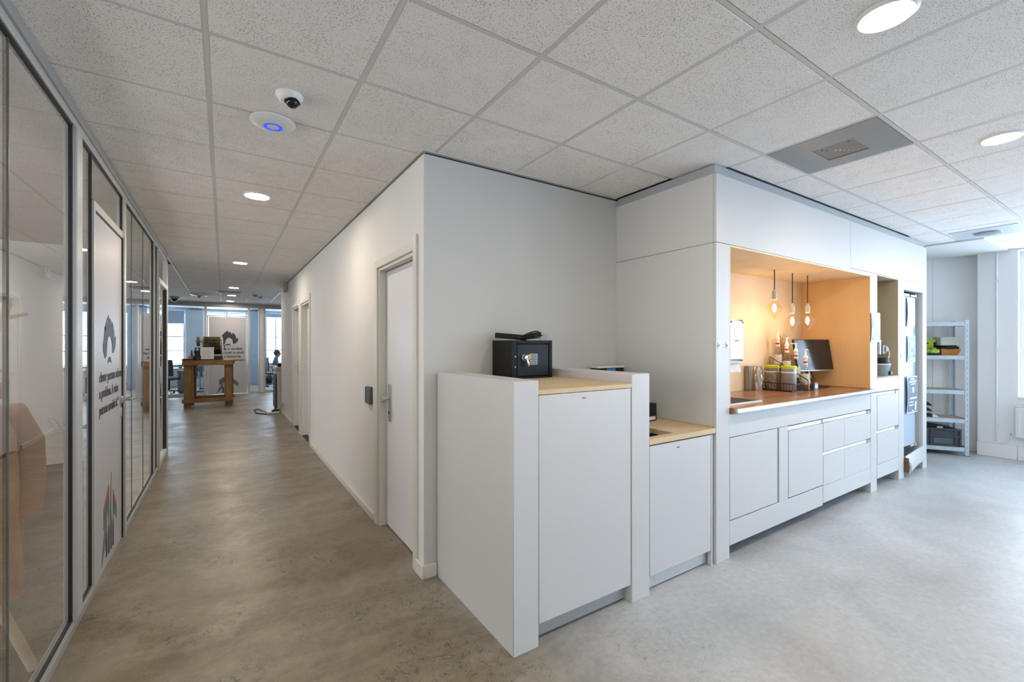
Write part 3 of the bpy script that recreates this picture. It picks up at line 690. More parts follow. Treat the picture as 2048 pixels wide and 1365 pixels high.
bx('catch', M_ALU, c2, 4.322, 4.334, KY+0.004, KY+0.018, 0.80, 0.825)
def drawers(name, label, x0, x1, rows, split):
    c = thing(name, label, 'drawer unit', ((x0+x1)/2, KY, rows[-1][0]))
    cs = B(); y0, y1 = KY+0.045, 2.34
    cs.box(x0, x0+0.016, y0, y1, rows[-1][0], rows[0][1]); cs.box(x1-0.016, x1, y0, y1, rows[-1][0], rows[0][1]); cs.box(x0+0.016, x1-0.016, y1-0.01, y1, rows[-1][0], rows[0][1])
    cs.build('carcass', M_CABG, c)
    for (z0, z1) in rows:
        bx('grip_recess', M_WHITEP, c, x0+0.002, x1-0.09, KY+0.006, KY+0.04, z1-0.031, z1-0.003)
        for k in range(len(split)-1):
            d = bx('drawer', M_CAB, c, split[k]+0.002, split[k+1]-0.002, KY, KY+0.02, z0, z1-0.034, bev=0.002)
        bx('maker_mark', M_LOGO, d, (split[-2]+split[-1])/2-0.03, (split[-2]+split[-1])/2+0.04, KY-0.0012, KY, z1-0.085, z1-0.082)
        bx('label_holder', M_STEEL, c, x1-0.085, x1-0.017, KY-0.002, KY+0.012, z1-0.036, z1-0.004, bev=0.001)
    return c
drawers('drawer_unit', 'white drawer unit of two wide rows under the worktop end', 4.348, 5.382, [(0.545, 0.828), (0.252, 0.543)], [4.348, 4.775, 5.382])
drawers('drawer_unit', 'narrow white two-drawer unit below the coffee machine niche', 5.552, 6.148, [(0.60, 0.985), (0.256, 0.598)], [5.552, 6.148])

# refrigerator with posters
fg = thing('refrigerator', 'tall pale blue-grey fridge set back at the end of the kitchen wall', 'refrigerator', (6.62, 2.1, 0.27))
M_FR = mat('fridge_blue_grey', (0.42, 0.52, 0.64), 0.32, var=(0.8, 0.02))
bx('body', M_CABG, fg, 6.33, 6.93, 1.86, 2.55, 0.275, 2.07); bx('door', M_FR, fg, 6.335, 6.895, 1.80, 1.858, 0.30, 2.03, bev=0.004)
bx('door_edge', M_ALUL, fg, 6.8955, 6.905, 1.80, 1.858, 0.30, 2.03); bx('door_edge', M_ALU, fg, 6.908, 6.916, 1.785, 1.858, 0.29, 2.04)
for z in (2.032, 0.272):
    h = bx('hinge', M_STEEL, fg, 6.72, 6.90, 1.79, 1.85, z, z+0.026, bev=0.004); B().cyl((6.88, 1.80, z-0.002 if z > 1 else z+0.001), (6.88, 1.80, z+0.034), 0.016, seg=10).build('hinge_pin', M_CHROME, h)
bx('top_bracket', M_ALU, fg, 6.335, 6.70, 1.80, 1.85, 2.034, 2.062)
kk = thing('kickboard', 'loose warped white kickboard with a bare brown end below the fridge', 'kickboard', (6.62, 1.74, 0.06))
def kick(u, v):
    return (6.33+0.605*u, KY+0.005-0.055*(1-u)**2*math.sin(math.pi*(0.25+0.75*v)), 0.055*(1-u)+0.105*u+0.17*v)
B().grid(kick, 8, 5, 0.016).build('board', M_CAB, kk)
bx('bare_edge', mat('bare_brown_board', (0.16, 0.085, 0.05), 0.8), kk, 6.318, 6.329, KY-0.04, KY+0.012, 0.06, 0.22, bev=0.003)
M_PAPER = mat('white_paper', (0.80, 0.81, 0.82), 0.7)
M_TEAL = mat('teal_print', (0.30, 0.43, 0.46), 0.6, var=(14, 0.45)); M_NAVY = mat('slate_blue_print', (0.13, 0.19, 0.25), 0.6, var=(10, 0.3)); M_PALE = mat('pale_photo_print', (0.62, 0.66, 0.62), 0.6, var=(9, 0.25))
def poster(label, x0, x1, z0, z1, y, m, bars, bulge=0.02, margin=0.012, base=0.0):
    p = thing('poster', label, 'poster', ((x0+x1)/2, y, z0), 'papers taped to the fridge and post')
    def sh(u, v, x0=x0, x1=x1, z0=z0, z1=z1, off=0.0): return (x0+(x1-x0)*u, y-0.003-off-bulge*math.sin(math.pi*v)*(0.3+0.7*(1-u))-base*(1-v), z0+(z1-z0)*v)
    B().grid(lambda u, v: sh(u, v), 6, 10, 0.0012).build('sheet', M_PAPER, p)
    iu, iv = margin/(x1-x0), margin/(z1-z0)
    B().grid(lambda u, v: sh(iu+(1-2*iu)*u, iv+(1-2*iv)*v, off=0.0016), 6, 10, 0.0006).build('print', m, p)
    for (a, b, c, d) in bars:
        B().grid(lambda u, v: sh(a+(b-a)*u, c+(d-c)*v, off=0.0026), 4, 4, 0.0004).build('print_block', M_PAPER, p)
    return p
poster('pale curling photo sheet at the top of the fridge door', 6.585, 6.85, 1.68, 2.02, 1.795, M_PALE, [(0.1, 0.6, 0.55, 0.95)], 0.008)
poster('teal printed sheet at the middle of the fridge door', 6.60, 6.87, 1.268, 1.575, 1.795, M_TEAL, [(0.1, 0.75, 0.78, 0.83), (0.1, 0.85, 0.70, 0.74), (0.2, 0.8, 0.62, 0.66), (0.35, 0.6, 0.56, 0.59), (0.35, 0.65, 0.33, 0.36), (0.3, 0.7, 0.10, 0.16)], 0.005)
poster('dark blue curled poster with pale bands low on the fridge door', 6.55, 6.90, 0.68, 1.105, 1.785, M_NAVY, [(0.3, 0.7, 0.90, 0.94), (0.2, 0.85, 0.83, 0.87), (0.35, 0.75, 0.77, 0.80), (0.45, 0.62, 0.55, 0.70), (0.2, 0.9, 0.38, 0.42), (0.15, 0.55, 0.28, 0.31), (0.15, 0.6, 0.20, 0.23), (0.72, 0.86, 0.06, 0.30), (0.45, 0.6, 0.04, 0.07)], 0.008)
poster('wavy sheet with green landscape hung on the post beside the orange niche', 5.37, 5.60, 1.50, 1.795, KY-0.004, mat('green_landscape_print', (0.45, 0.58, 0.55), 0.6, var=(12, 0.45)), [(0.15, 0.9, 0.62, 0.93)], 0.006)
for z0, z1, a, b, lab in ((1.605, 1.69, 6.215, 6.235, 'thin grey sticker strip highest on the white fridge post'), (1.475, 1.552, 6.205, 6.255, 'pale square sticker in the middle of the white fridge post'), (1.305, 1.39, 6.20, 6.265, 'round grey badge lowest on the white fridge post')):
    s = B()
    if 'round' in lab: s.cyl(((a+b)/2, KY-0.0005, (z0+z1)/2), ((a+b)/2, KY-0.004, (z0+z1)/2), 0.036, seg=16)
    else: s.box(a, b, KY-0.003, KY-0.0005, z0, z1)
    tag(s.build('sticker', mat('sticker_grey', (0.52, 0.56, 0.58), 0.5)), lab, 'sticker')

# ---------------- tall corner cabinet with safe
ca = thing('tall_cabinet', 'shoulder-high white corner cabinet with ply top carrying the black safe', 'cabinet', (1.62, KY, 0))
bx('front_strip', M_CAB, ca, 1.144, 1.288, 1.7415, 1.7440, 0, 1.300, bev=0.0006)
bx('side_panel', M_CAB, ca, 1.143, 1.288, 1.7452, 2.625, 0, 1.300, bev=0.001)
bx('side_panel', M_CAB, ca, 1.950, 2.100, 1.742, 2.625, 0, 1.306, bev=0.0025)
d = bx('door', M_CAB, ca, 1.294, 1.944, KY+0.003, KY+0.024, 0.105, 1.226, bev=0.0015)
bx('maker_mark', mat('dark_small_print', (0.14, 0.14, 0.15), 0.5), d, 1.575, 1.602, KY+0.0015, KY+0.003, 1.192, 1.198)
bx('plinth', M_ALU, ca, 1.289, 1.949, KY+0.05, KY+0.066, 0.012, 0.10); bx('back_panel', M_CABG, ca, 1.289, 1.949, 2.60, 2.62, 0.0, 1.22); bx('bottom_panel', M_CABG, ca, 1.289, 1.949, KY+0.07, 2.599, 0.085, 0.101)
tp = B().box(1.289, 1.949, KY+0.001, 2.624, 1.229, 1.252, bev=0.001).build('worktop', M_PLY); tag(tp, 'pale birch ply top between the raised sides of the tall cabinet', 'worktop')
# ---------------- low cabinet
cb = thing('low_cabinet', 'waist-high white cabinet with ply top between tall cabinet and kitchen wall', 'cabinet', (2.43, KY, 0))
d = bx('door', M_CAB, cb, 2.106, 2.712, KY+0.003, KY+0.024, 0.105, 0.873, bev=0.0015)
bx('maker_mark', mat('dark_small_print', (0, 0, 0)), d, 2.355, 2.386, KY+0.0015, KY+0.003, 0.833, 0.839)
bx('edge_strip', M_CAB, cb, 2.718, 2.730, KY+0.003, KY+0.03, 0.0, 0.873)
bx('plinth', M_ALUL, cb, 2.102, 2.716, KY+0.04, KY+0.056, 0.012, 0.10)
bx('back_panel', M_CABG, cb, 2.102, 2.764, 2.60, 2.62, 0.0, 0.86); bx('bottom_panel', M_CABG, cb, 2.102, 2.716, KY+0.06, 2.599, 0.085, 0.101); bx('side_panel', M_CABG, cb, 2.735, 2.764, KY+0.035, 2.599, 0.0, 0.875)
w2 = thing('worktop', 'low birch ply top with a dark rectangular waste opening', 'worktop', (2.43, 2.2, 0.88))
HX0, HX1, HY0, HY1 = 2.14, 2.398, 1.80, 2.14
b_ = B(); b_.box(2.102, HX0, KY+0.001, 2.624, 0.882, 0.914); b_.box(HX1, 2.764, KY+0.001, 2.624, 0.882, 0.914); b_.box(HX0, HX1, KY+0.001, HY0, 0.882, 0.914); b_.box(HX0, HX1, HY1, 2.624, 0.882, 0.914)
b_.build('board', M_PLY, w2); bx('back_strip', M_PLY, w2, 2.752, 2.764, KY+0.02, 2.62, 0.9145, 0.926)
bn = thing('waste_bin', 'black bin liner mouth showing in the ply waste opening', 'bin', (2.27, 1.97, 0.2))
bq = B(); bq.box(2.145, 2.155, 1.81, 2.13, 0.102, 0.845); bq.box(2.385, 2.394, 1.81, 2.13, 0.102, 0.845); bq.box(2.155, 2.385, 1.81, 1.82, 0.102, 0.845); bq.box(2.155, 2.385, 2.12, 2.13, 0.102, 0.845); bq.box(2.155, 2.385, 1.82, 2.12, 0.102, 0.55)
bq.build('tub', M_BLKP, bn)
lp = thing('card_reader', 'small black box with white label on the low ply top', 'device', (2.57, 2.2, 0.914))
bx('case', M_BLKP, lp, 2.46, 2.675, 2.15, 2.30, 0.915, 1.045, bev=0.008); bx('label', M_WHITEP, lp, 2.50, 2.655, 2.1488, 2.150, 0.925, 0.95)
bk = thing('flat_box', 'upright black box with white edge and blue print leaning in the wall corner', 'box', (2.6, 2.57, 0.914))
bx('case', M_BLKP, bk, 2.45, 2.735, 2.53, 2.615, 0.9145, 1.288, bev=0.003); bx('lid', M_PAPER, bk, 2.445, 2.74, 2.525, 2.62, 1.2885, 1.302, bev=0.001); bx('print', mat('bright_blue_print', (0.05, 0.22, 0.55), 0.4), bk, 2.54, 2.64, 2.5285, 2.5295, 1.16, 1.284)

# ---------------- safe with cable on top
sf = thing('safe', 'small black electronic safe with keypad and key on the corner cabinet', 'safe', (1.71, 2.5, 1.252))
SX0, SX1, SY0, SY1, SZ0, SZ1 = 1.546, 1.876, 2.378, 2.622, 1.2525, 1.503
b_ = B(); b_.box(SX0, SX1, SY0+0.016, SY1, SZ0, SZ1, bev=0.003)
b_.box(SX0, SX0+0.042, SY0, SY0+0.0155, SZ0, SZ1, bev=0.002); b_.box(SX1-0.026, SX1, SY0, SY0+0.0155, SZ0, SZ1, bev=0.002); b_.box(SX0+0.042, SX1-0.026, SY0, SY0+0.0155, SZ1-0.022, SZ1, bev=0.002); b_.box(SX0+0.042, SX1-0.026, SY0, SY0+0.0155, SZ0, SZ0+0.012, bev=0.002)
b_.build('body', M_BLACK, sf)
dx0, dx1, dz0, dz1 = SX0+0.046, SX1-0.030, SZ0+0.015, SZ1-0.026
dd = bx('door', mat('blue_black_door', (0.010, 0.015, 0.023), 0.42, spec=0.25, var=(6, 0.15)), sf, dx0, dx1, SY0+0.004, SY0+0.015, dz0, dz1, bev=0.002)
for z in (0.44, 0.17+0.13): 
    B().cyl((SX0+0.027, SY0, SZ0+0.25*(0.58 if z > 0.4 else 0.31)), (SX0+0.027, SY0-0.003, SZ0+0.25*(0.58 if z > 0.4 else 0.31)), 0.0055, seg=10).build('bolt', M_ALU, sf)
kx, kz = SX0+0.098, SZ0+0.138
B().lathe([(0.020, 0), (0.020, -0.006), (0.014, -0.010), (0.014, -0.026), (0.011, -0.030), (0, -0.030)], (kx, SY0+0.004, kz), 18, 'Y').build('knob', M_CHROME, dd)
B(Matrix.Translation((kx, SY0+0.004, kz)) @ Matrix.Rotation(R(-18), 4, 'Y')).box(-0.0085, 0.0085, -0.034, -0.020, -0.060, 0.0, bev=0.004, seg=2).build('lever', M_CHROME, dd)
ky = B(); ky.cyl((kx+0.032, SY0+0.004, kz+0.002), (kx+0.032, SY0-0.004, kz+0.002), 0.0165, seg=16); ky.build('key_escutcheon', mat('yellow_ring', (0.75, 0.62, 0.05), 0.45), dd)
bx('keyhole', M_DARK, dd, kx+0.030, kx+0.034, SY0-0.0055, SY0-0.004, kz-0.008, kz+0.008)
px0, px1, pz0, pz1 = SX0+0.140, SX0+0.208, SZ0+0.088, SZ0+0.162
kp = bx('keypad', M_ALUL, dd, px0, px1, SY0-0.002, SY0+0.004, pz0, pz1, bev=0.0035); bx('keypad_face', mat('keypad_teal', (0.10, 0.15, 0.18), 0.4), kp, px0+0.004, px1-0.004, SY0-0.0032, SY0-0.002, pz0+0.004, pz1-0.004)
kn = 0
for r_ in range(4):
    for c_ in range(3):
        cx, cz = px0+0.015+0.019*c_, pz1-0.015-0.0148*r_
        bx('key', mat('keycap_pale', (0.50, 0.58, 0.60), 0.4), kp, cx-0.0055, cx+0.0055, SY0-0.0052, SY0-0.0032, cz-0.0045, cz+0.0045, bev=0.001)
        s = '123456789*0#'[kn]; kn += 1
        text_mesh('numeral', s, M_INK, kp, frame((cx, SY0-0.0055, cz-0.003), Xv, Zv), 0.008, 'CENTER', th=0.0002, bold=0)
ps = thing('power_strip', 'black power strip with coiled cable lying on the safe', 'power strip', (1.66, 2.5, 1.503))
B(Matrix.Translation((1.632, 2.535, 1.526)) @ Matrix.Rotation(R(-34), 4, 'Z') @ Matrix.Rotation(R(5), 4, 'Y')).box(-0.10, 0.115, -0.025, 0.025, -0.014, 0.022, bev=0.005).build('housing', M_BLKP, ps)
pts = []
for i in range(76):
    t = i/75*5*2*math.pi; k = i/75
    pts.append((1.738+(0.082+0.014*math.sin(3.1*k*6))*math.cos(t)+0.012*math.sin(2*t*0.37), 2.452+(0.052+0.010*math.cos(5*k*6))*math.sin(t), 1.511+0.016*k+0.013*(1+math.sin(t+0.6+2*k))*(0.5+k)))
B().tube(pts, 0.0050, 6).build('cable', M_BLKP, ps)
sk = thing('wall_plate', 'blank grey wall plate just right above the safe', 'wall plate', (2.0, 2.64, 1.5)); bx('cover', M_WALLG, sk, 1.975, 2.045, 2.6365, 2.6458, 1.495, 1.565, bev=0.002); bx('insert', mat('plate_grey', (0.5, 0.51, 0.5), 0.5), sk, 1.985, 2.035, 2.6352, 2.6363, 1.505, 1.555)
cr = thing('access_reader', 'dark grey access reader on the corridor wall beside the knob door', 'card reader', (1.06, 3.86, 1.04))
bx('case', mat('reader_grey', (0.10, 0.10, 0.10), 0.4), cr, 1.032, 1.0595, 3.79, 3.93, 0.965, 1.115, bev=0.006); bx('front_strip', M_BLKP, cr, 1.0305, 1.032, 3.90, 3.926, 0.975, 1.105)
bz = thing('alarm_box', 'small yellowed box high on the corridor wall near its far end', 'alarm box', (1.06, 9.8, 2.53)); bx('case', mat('yellowed_plastic', (0.50, 0.48, 0.33), 0.5), bz, 0.985, 1.0595, 9.68, 9.95, 2.52, 2.675, bev=0.01); bx('lens', M_BLKP, bz, 0.9838, 0.985, 9.74, 9.80, 2.60, 2.66)
cw = B().tube([(1.052, 9.95, 2.64), (1.05, 9.97, 2.675), (1.052, 10.1, 2.678)], 0.006).build('cable', M_WHITEP, bz)

# ---------------- pendants in the niche
M_BULB = glass_mat('bulb_glass', (1.0, 0.93, 0.80), 2.6)
M_FIL = emit_mat('filament', (1.0, 0.62, 0.25), 90)
def pendant(label, x, y, ztop, zsock, loc_only=False):
    p = thing('pendant_lamp', label, 'lamp', (x, y, ztop), 'bare bulb pendants in the wooden niche')
    B().tube([(x, y, ztop), (x+0.002, y, (ztop+zsock)/2), (x, y, zsock+0.02)], 0.0045, 6).build('cord', mat('brown_cord', (0.07, 0.04, 0.025), 0.8), p)
    B().lathe([(0.006, 0.028), (0.011, 0.024), (0.012, 0.012), (0.020, 0.006), (0.021, -0.062), (0.017, -0.066), (0.0, -0.066)], (x, y, zsock), 16).build('socket', mat('socket_white', (0.55, 0.50, 0.45), 0.45), p)
    z = zsock-0.067
    prof = [(0.013, 0.0), (0.019, -0.012), (0.027, -0.022), (0.036, -0.026), (0.072, -0.080), (0.042, -0.130), (0.006, -0.178), (0.0, -0.180)]
    bl = B().lathe(prof, (x, y, z), 8)
    for f_ in bl.bm.faces: f_.smooth = False
    bu = bl.build('bulb', M_BULB, p, sharp=10)
    B().lathe([(0.0, -0.035), (0.010, -0.045), (0.017, -0.075), (0.010, -0.105), (0.0, -0.115)], (x, y, z), 10).build('filament', M_FIL, bu)
    ld = bpy.data.lights.new('bulb_light', 'POINT'); ld.energy = BULB_W; ld.color = BULB_WARM; ld.shadow_soft_size = 0.022
    lo = bpy.data.objects.new('bulb_light', ld); COL.objects.link(lo); lo.parent = p; lo.location = (0, 0, z-0.075-ztop)
# positions measured on the niche: three in a row along its middle
for lab, x, y, zs in (('glowing diamond bulb pendant nearest the niche opening left', 4.17, 2.06, 1.945), ('glowing diamond bulb pendant in the middle, hanging lowest', 4.50, 2.06, 1.835), ('glowing diamond bulb pendant nearest the orange side wall', 4.80, 2.06, 1.850)):
    pendant(lab, x, y, 2.15, zs)

# ---------------- things on the worktop
CT = 1.0352
ds = thing('towel_dispenser', 'white paper towel dispenser on the niche back wall above the hob', 'dispenser', (3.84, 2.3, 1.32))
b_ = B(); b_.prism([(3.715, 2.215, 1.325), (3.955, 2.215, 1.325), (3.955, 2.25, 1.325), (3.955, 2.3585, 1.325), (3.715, 2.3585, 1.325)], (0, 0, 0.375))
bmesh.ops.bevel(b_.bm, geom=[e for e in b_.bm.edges if e.calc_length() > 0.2], offset=0.02, segments=3, affect='EDGES')
bd = b_.build('body', M_WHITEP, ds)
bx('window', mat('dispenser_grey_window', (0.50, 0.52, 0.54), 0.2), bd, 3.80, 3.88, 2.213, 2.216, 1.54, 1.62, bev=0.001); bx('maker_mark', mat('dark_small_print', (0, 0, 0)), bd, 3.80, 3.86, 2.2125, 2.2145, 1.505, 1.515)
for x in (3.745, 3.925): B().cyl((x, 2.2155, 1.675), (x, 2.211, 1.675), 0.008, seg=8).build('lock', M_DARK, bd)
bx('slot', M_ALU, ds, 3.73, 3.94, 2.225, 2.30, 1.312, 1.3245)
B().grid(lambda u, v: (3.745+0.17*u+0.03*v*(u-0.5), 2.255-0.015*v+0.008*math.sin(5*u), 1.312-0.085*v), 6, 5, 0.0015).build('paper_towel', M_PAPER, ds)

# stepped wire rack with four pump bottles
rk = thing('bottle_rack', 'stepped black wire rack holding four syrup bottles', 'rack', (4.69, 2.16, CT))
STEP = [(2.03, 0.006), (2.115, 0.066), (2.20, 0.126), (2.285, 0.186)]
for x in (4.638, 4.742):
    pts = [(x, 1.985, CT+0.006), (x, 1.985, CT+0.10), (x, 2.335, CT+0.315), (x, 2.335, CT+0.006)]
    B().tube(pts+[pts[0]], 0.0045, 6).build('side_wire', M_BLKP, rk)
for (y, z) in STEP:
    b_ = B()
    for q in (-0.036, -0.012, 0.012, 0.036): b_.tube([(4.638, y+q, CT+z-0.002), (4.742, y+q, CT+z-0.002)], 0.0028, 5)
    b_.build('shelf_wire', M_BLKP, rk)
bx('price_holder', mat('slate_clip', (0.10, 0.14, 0.20), 0.4), rk, 4.748, 4.82, 1.975, 1.985, CT, CT+0.075, bev=0.002); bx('price_card', M_PAPER, rk, 4.755, 4.812, 1.9735, 1.9748, CT+0.02, CT+0.055)
M_RED = mat('red_band', (0.55, 0.03, 0.03), 0.4); M_LAB = mat('cream_label', (0.72, 0.68, 0.58), 0.6, var=(60, 0.08))
SY = [mat('amber_syrup', (0.30, 0.11, 0.03), 0.15), mat('dark_syrup', (0.03, 0.012, 0.01), 0.15), mat('pale_syrup', (0.50, 0.36, 0.20), 0.15), mat('brown_syrup', (0.12, 0.05, 0.02), 0.15)]
M_BOT = glass_mat('bottle_glass', (0.90, 0.92, 0.90), 1.3)
def bottle(x, y, z, label, syr, fill, arm, pump):
    t = thing('syrup_bottle', label, 'bottle', (x, y, z), 'pump syrup bottles in the wire rack')
    b = 0.037
    B().lathe([(0, 0.001), (b-0.003, 0.001), (b, 0.006), (b, 0.155), (b-0.006, 0.172), (0.020, 0.20), (0.0145, 0.212), (0.0145, 0.252), (0.0, 0.252)], (x, y, z), 18).build('glass', M_BOT, t)
    B().lathe([(0, 0.004), (b-0.004, 0.004), (b-0.004, fill), (0, fill)], (x, y, z), 16).build('syrup', syr, t)
    lb = B().lathe([(b+0.0006, 0.052), (b+0.0006, 0.150)], (x, y, z), 24).build('label', M_LAB, t)
    for zz, ww in ((0.135, 0.012), (0.115, 0.018), (0.095, 0.010)): bx('print', M_INK, lb, x-ww, x+ww, y-b-0.0016, y-b-0.0006, z+zz, z+zz+0.006)
    bx('print', M_RED, lb, x-0.015, x+0.015, y-b-0.0016, y-b-0.0006, z+0.058, z+0.07)
    pc = B().lathe([(0.018, 0.235), (0.018, 0.275), (0.016, 0.28), (0.016, 0.295), (0.021, 0.30), (0.021, 0.312), (0.010, 0.335), (0.007, 0.34), (0.007, 0.34+pump), (0.011, 0.342+pump), (0.011, 0.352+pump), (0, 0.352+pump)], (x, y, z), 16).build('pump', M_WHITEP, t)
    B().lathe([(0.0188, 0.255), (0.0188, 0.272)], (x, y, z), 16).build('band', M_RED, pc)
    a = Vector(arm).normalized(); o = Vector((x, y, z+0.347+pump))
    B().tube([o, o+a*0.055, o+a*0.068+Vector((0, 0, -0.006))], 0.006, 7).build('spout', M_WHITEP, pc)
bottle(4.69, STEP[0][0], CT+STEP[0][1], 'amber syrup bottle lowest and frontmost in the wire rack', SY[0], 0.05, (0.9, 0.1, 0), 0.035)
bottle(4.69, STEP[1][0], CT+STEP[1][1], 'dark syrup bottle second from the front of the wire rack', SY[1], 0.10, (0.3, 1, 0), 0.035)
bottle(4.69, STEP[2][0], CT+STEP[2][1], 'pale syrup bottle third from the front of the wire rack', SY[2], 0.12, (0.95, 0.1, 0), 0.030)
bottle(4.69, STEP[3][0], CT+STEP[3][1], 'brown syrup bottle highest at the back of the wire rack', SY[3], 0.14, (0.8, 0.2, 0), 0.035)

wb = thing('wire_basket', 'low black wire basket holding two yellow-lidded canisters', 'basket', (4.47, 2.15, CT))
bX0, bX1, bY0, bY1, bH = 4.365, 4.595, 1.995, 2.325, 0.075
def rect(z, g=0.0): return [(bX0-g, bY0-g, z), (bX1+g, bY0-g, z), (bX1+g, bY1+g, z), (bX0-g, bY1+g, z)]
for z, g in ((CT+0.004, -0.012), (CT+bH, 0.0)):
    p_ = rect(z, g); B().tube(p_+[p_[0]], 0.004, 6).build('rim', M_BLKP, wb)
for k in range(13):
    y = bY0+(bY1-bY0)*k/12; yi = bY0+0.012+(bY1-bY0-0.024)*k/12
    for xa, xb in ((bX0, bX0+0.012), (bX1, bX1-0.012)): B().cyl((xa, y, CT+bH), (xb, yi, CT+0.004), 0.0018, seg=5, caps=False).build('wire', M_BLKP, wb)
for k in range(1, 9):
    x = bX0+(bX1-bX0)*k/9; xi = bX0+0.012+(bX1-bX0-0.024)*k/9
    for ya, yb in ((bY0, bY0+0.012), (bY1, bY1-0.012)): B().cyl((x, ya, CT+bH), (xi, yb, CT+0.004), 0.0018, seg=5, caps=False).build('wire', M_BLKP, wb)
b_ = B()
for k in range(1, 7): b_.tube([(bX0+0.012, bY0+0.012+(bY1-bY0-0.024)*k/7, CT+0.003), (bX1-0.012, bY0+0.012+(bY1-bY0-0.024)*k/7, CT+0.003)], 0.002, 5)
o_ = b_.build('bottom_grid', M_BLKP, wb); o_['kind'] = 'stuff'
M_LIME = mat('lime_lid', (0.55, 0.60, 0.02), 0.4)
def canister(x, y, label, m, handle):
    t = thing('canister', label, 'canister', (x, y, CT+0.006))
    B().lathe([(0, 0.001), (0.060, 0.001), (0.064, 0.006), (0.064, 0.205), (0.0, 0.205)], (x, y, CT+0.006), 22).build('body', m, t)
    B().lathe([(0.067, 0.2055), (0.067, 0.228), (0.062, 0.232), (0, 0.232)], (x, y, CT+0.006), 22).build('lid', M_LIME, t)
    B().lathe([(0.0648, 0.165), (0.0648, 0.176)], (x, y, CT+0.006), 22).build('band', M_WHITEP, t)
canister(4.485, 2.085, 'grey canister with lime lid at the front of the wire basket', mat('grey_canister', (0.34, 0.33, 0.32), 0.25, 0.3), True)
canister(4.485, 2.24, 'clear brownish canister with lime lid at the back of the wire basket', mat('cloudy_canister', (0.30, 0.25, 0.19), 0.2, var=(30, 0.3)), False)
gb = thing('file_box', 'slim grey metal box standing against the niche back wall', 'box', (4.23, 2.29, CT)); bx('case', mat('grey_metal_box', (0.30, 0.29, 0.27), 0.35, 0.5), gb, 4.205, 4.235, 2.305, 2.352, CT+0.0005, CT+0.235, bev=0.003); bx('spine', M_STEEL, gb, 4.2355, 4.241, 2.305, 2.352, CT+0.0005, CT+0.235)
fp = thing('coffee_pouch', 'crumpled silver foil pouch beside the grey metal box', 'bag', (4.31, 2.29, CT))
def pouch(u, v): 
    a = 2*math.pi*u; t = 1-0.75*v**2.5
    return (4.308+0.034*math.cos(a)*t+0.004*math.sin(9*a+7*v), 2.285+0.045*math.sin(a)+0.004*math.sin(13*v+5*a), CT+0.001+0.225*v)
B().grid(pouch, 24, 12).build('pouch', mat('silver_foil', (0.58, 0.54, 0.49), 0.28, 0.8, bump=(45, 1.0)), fp)
B().box(4.295, 4.322, 2.235, 2.335, CT+0.2262, CT+0.234, bev=0.001).build('seal', M_ALUL, fp)
vs = thing('twig_vase', 'amber glass bottle with dried twigs behind the syrup rack', 'vase', (4.80, 2.30, CT))
B().lathe([(0, 0.001), (0.035, 0.001), (0.037, 0.01), (0.037, 0.17), (0.015, 0.22), (0.013, 0.30), (0.016, 0.305), (0.0, 0.305)], (4.85, 2.31, CT), 18).build('bottle', mat('amber_glass', (0.35, 0.13, 0.02), 0.1), vs)
for k in range(16):
    a = random.uniform(0, 6.28); L_ = random.uniform(0.14, 0.26); o = Vector((4.85, 2.31, CT+0.30)); d = Vector((0.34*math.cos(a), 0.12*math.sin(a), 1)).normalized()
    pts = [o+d*L_*q/4+Vector((random.uniform(-.008, .008), random.uniform(-.004, .004), 0)) for q in range(5)]
    b_ = B().tube(pts, [0.0022, 0.002, 0.0017, 0.0014, 0.001], 4)
    b_.tube([pts[2], pts[2]+Vector((random.uniform(-.05, .05), random.uniform(-.02, .02), 0.04))], 0.0012, 4).tube([pts[3], pts[3]+Vector((random.uniform(-.05, .05), random.uniform(-.02, .02), 0.03))], 0.001, 4)
    b_.build('twig', mat('dry_twig', (0.45, 0.26, 0.10), 0.8), vs)
# monitor
mo = thing('monitor', 'black flat monitor tilted back at the right end of the worktop', 'monitor', (5.07, 2.13, CT))
MX = Vector((0.978, -0.208, 0)); MN = Vector((-0.208, -0.978, 0)); tl = R(9)
MZ = (Vector((0, 0, 1))*math.cos(tl) - MN*math.sin(tl)).normalized()
MM = Matrix((MX, MZ, MX.cross(MZ))).transposed().to_4x4(); MM.translation = Vector((5.06, 2.088, 1.205))
B(MM).box(-0.265, 0.265, 0.0, 0.326, -0.022, 0.0, bev=0.004).build('bezel', M_BLKP, mo)
B(MM).box(-0.259, 0.259, 0.012, 0.320, 0.0003, 0.0015).build('screen', mat('screen_black', (0.010, 0.012, 0.016), 0.12), mo)
B(MM).box(-0.259, 0.259, 0.002, 0.009, 0.0003, 0.002).build('chin_strip', M_STEEL, mo)
B().tube([(5.075, 2.17, CT+0.015), (5.075, 2.178, CT+0.15), (5.07, 2.158, CT+0.27)], 0.018, 8).build('stand', M_BLKP, mo)
bx('base', M_BLKP, mo, 4.93, 5.21, 2.03, 2.23, CT+0.0005, CT+0.012, bev=0.003)
for k, (x, s) in enumerate(((4.97, 1), (5.04, -1))):
    B().tube([(x, 2.145, 1.25), (x+0.01*s, 2.12, 1.19), (x-0.05, 2.08, 1.12), (4.93, 2.06, 1.10), (4.935, 2.05, 1.06), (4.97, 2.08, CT+0.018)], 0.004, 6).build('cable', M_BLKP, mo)
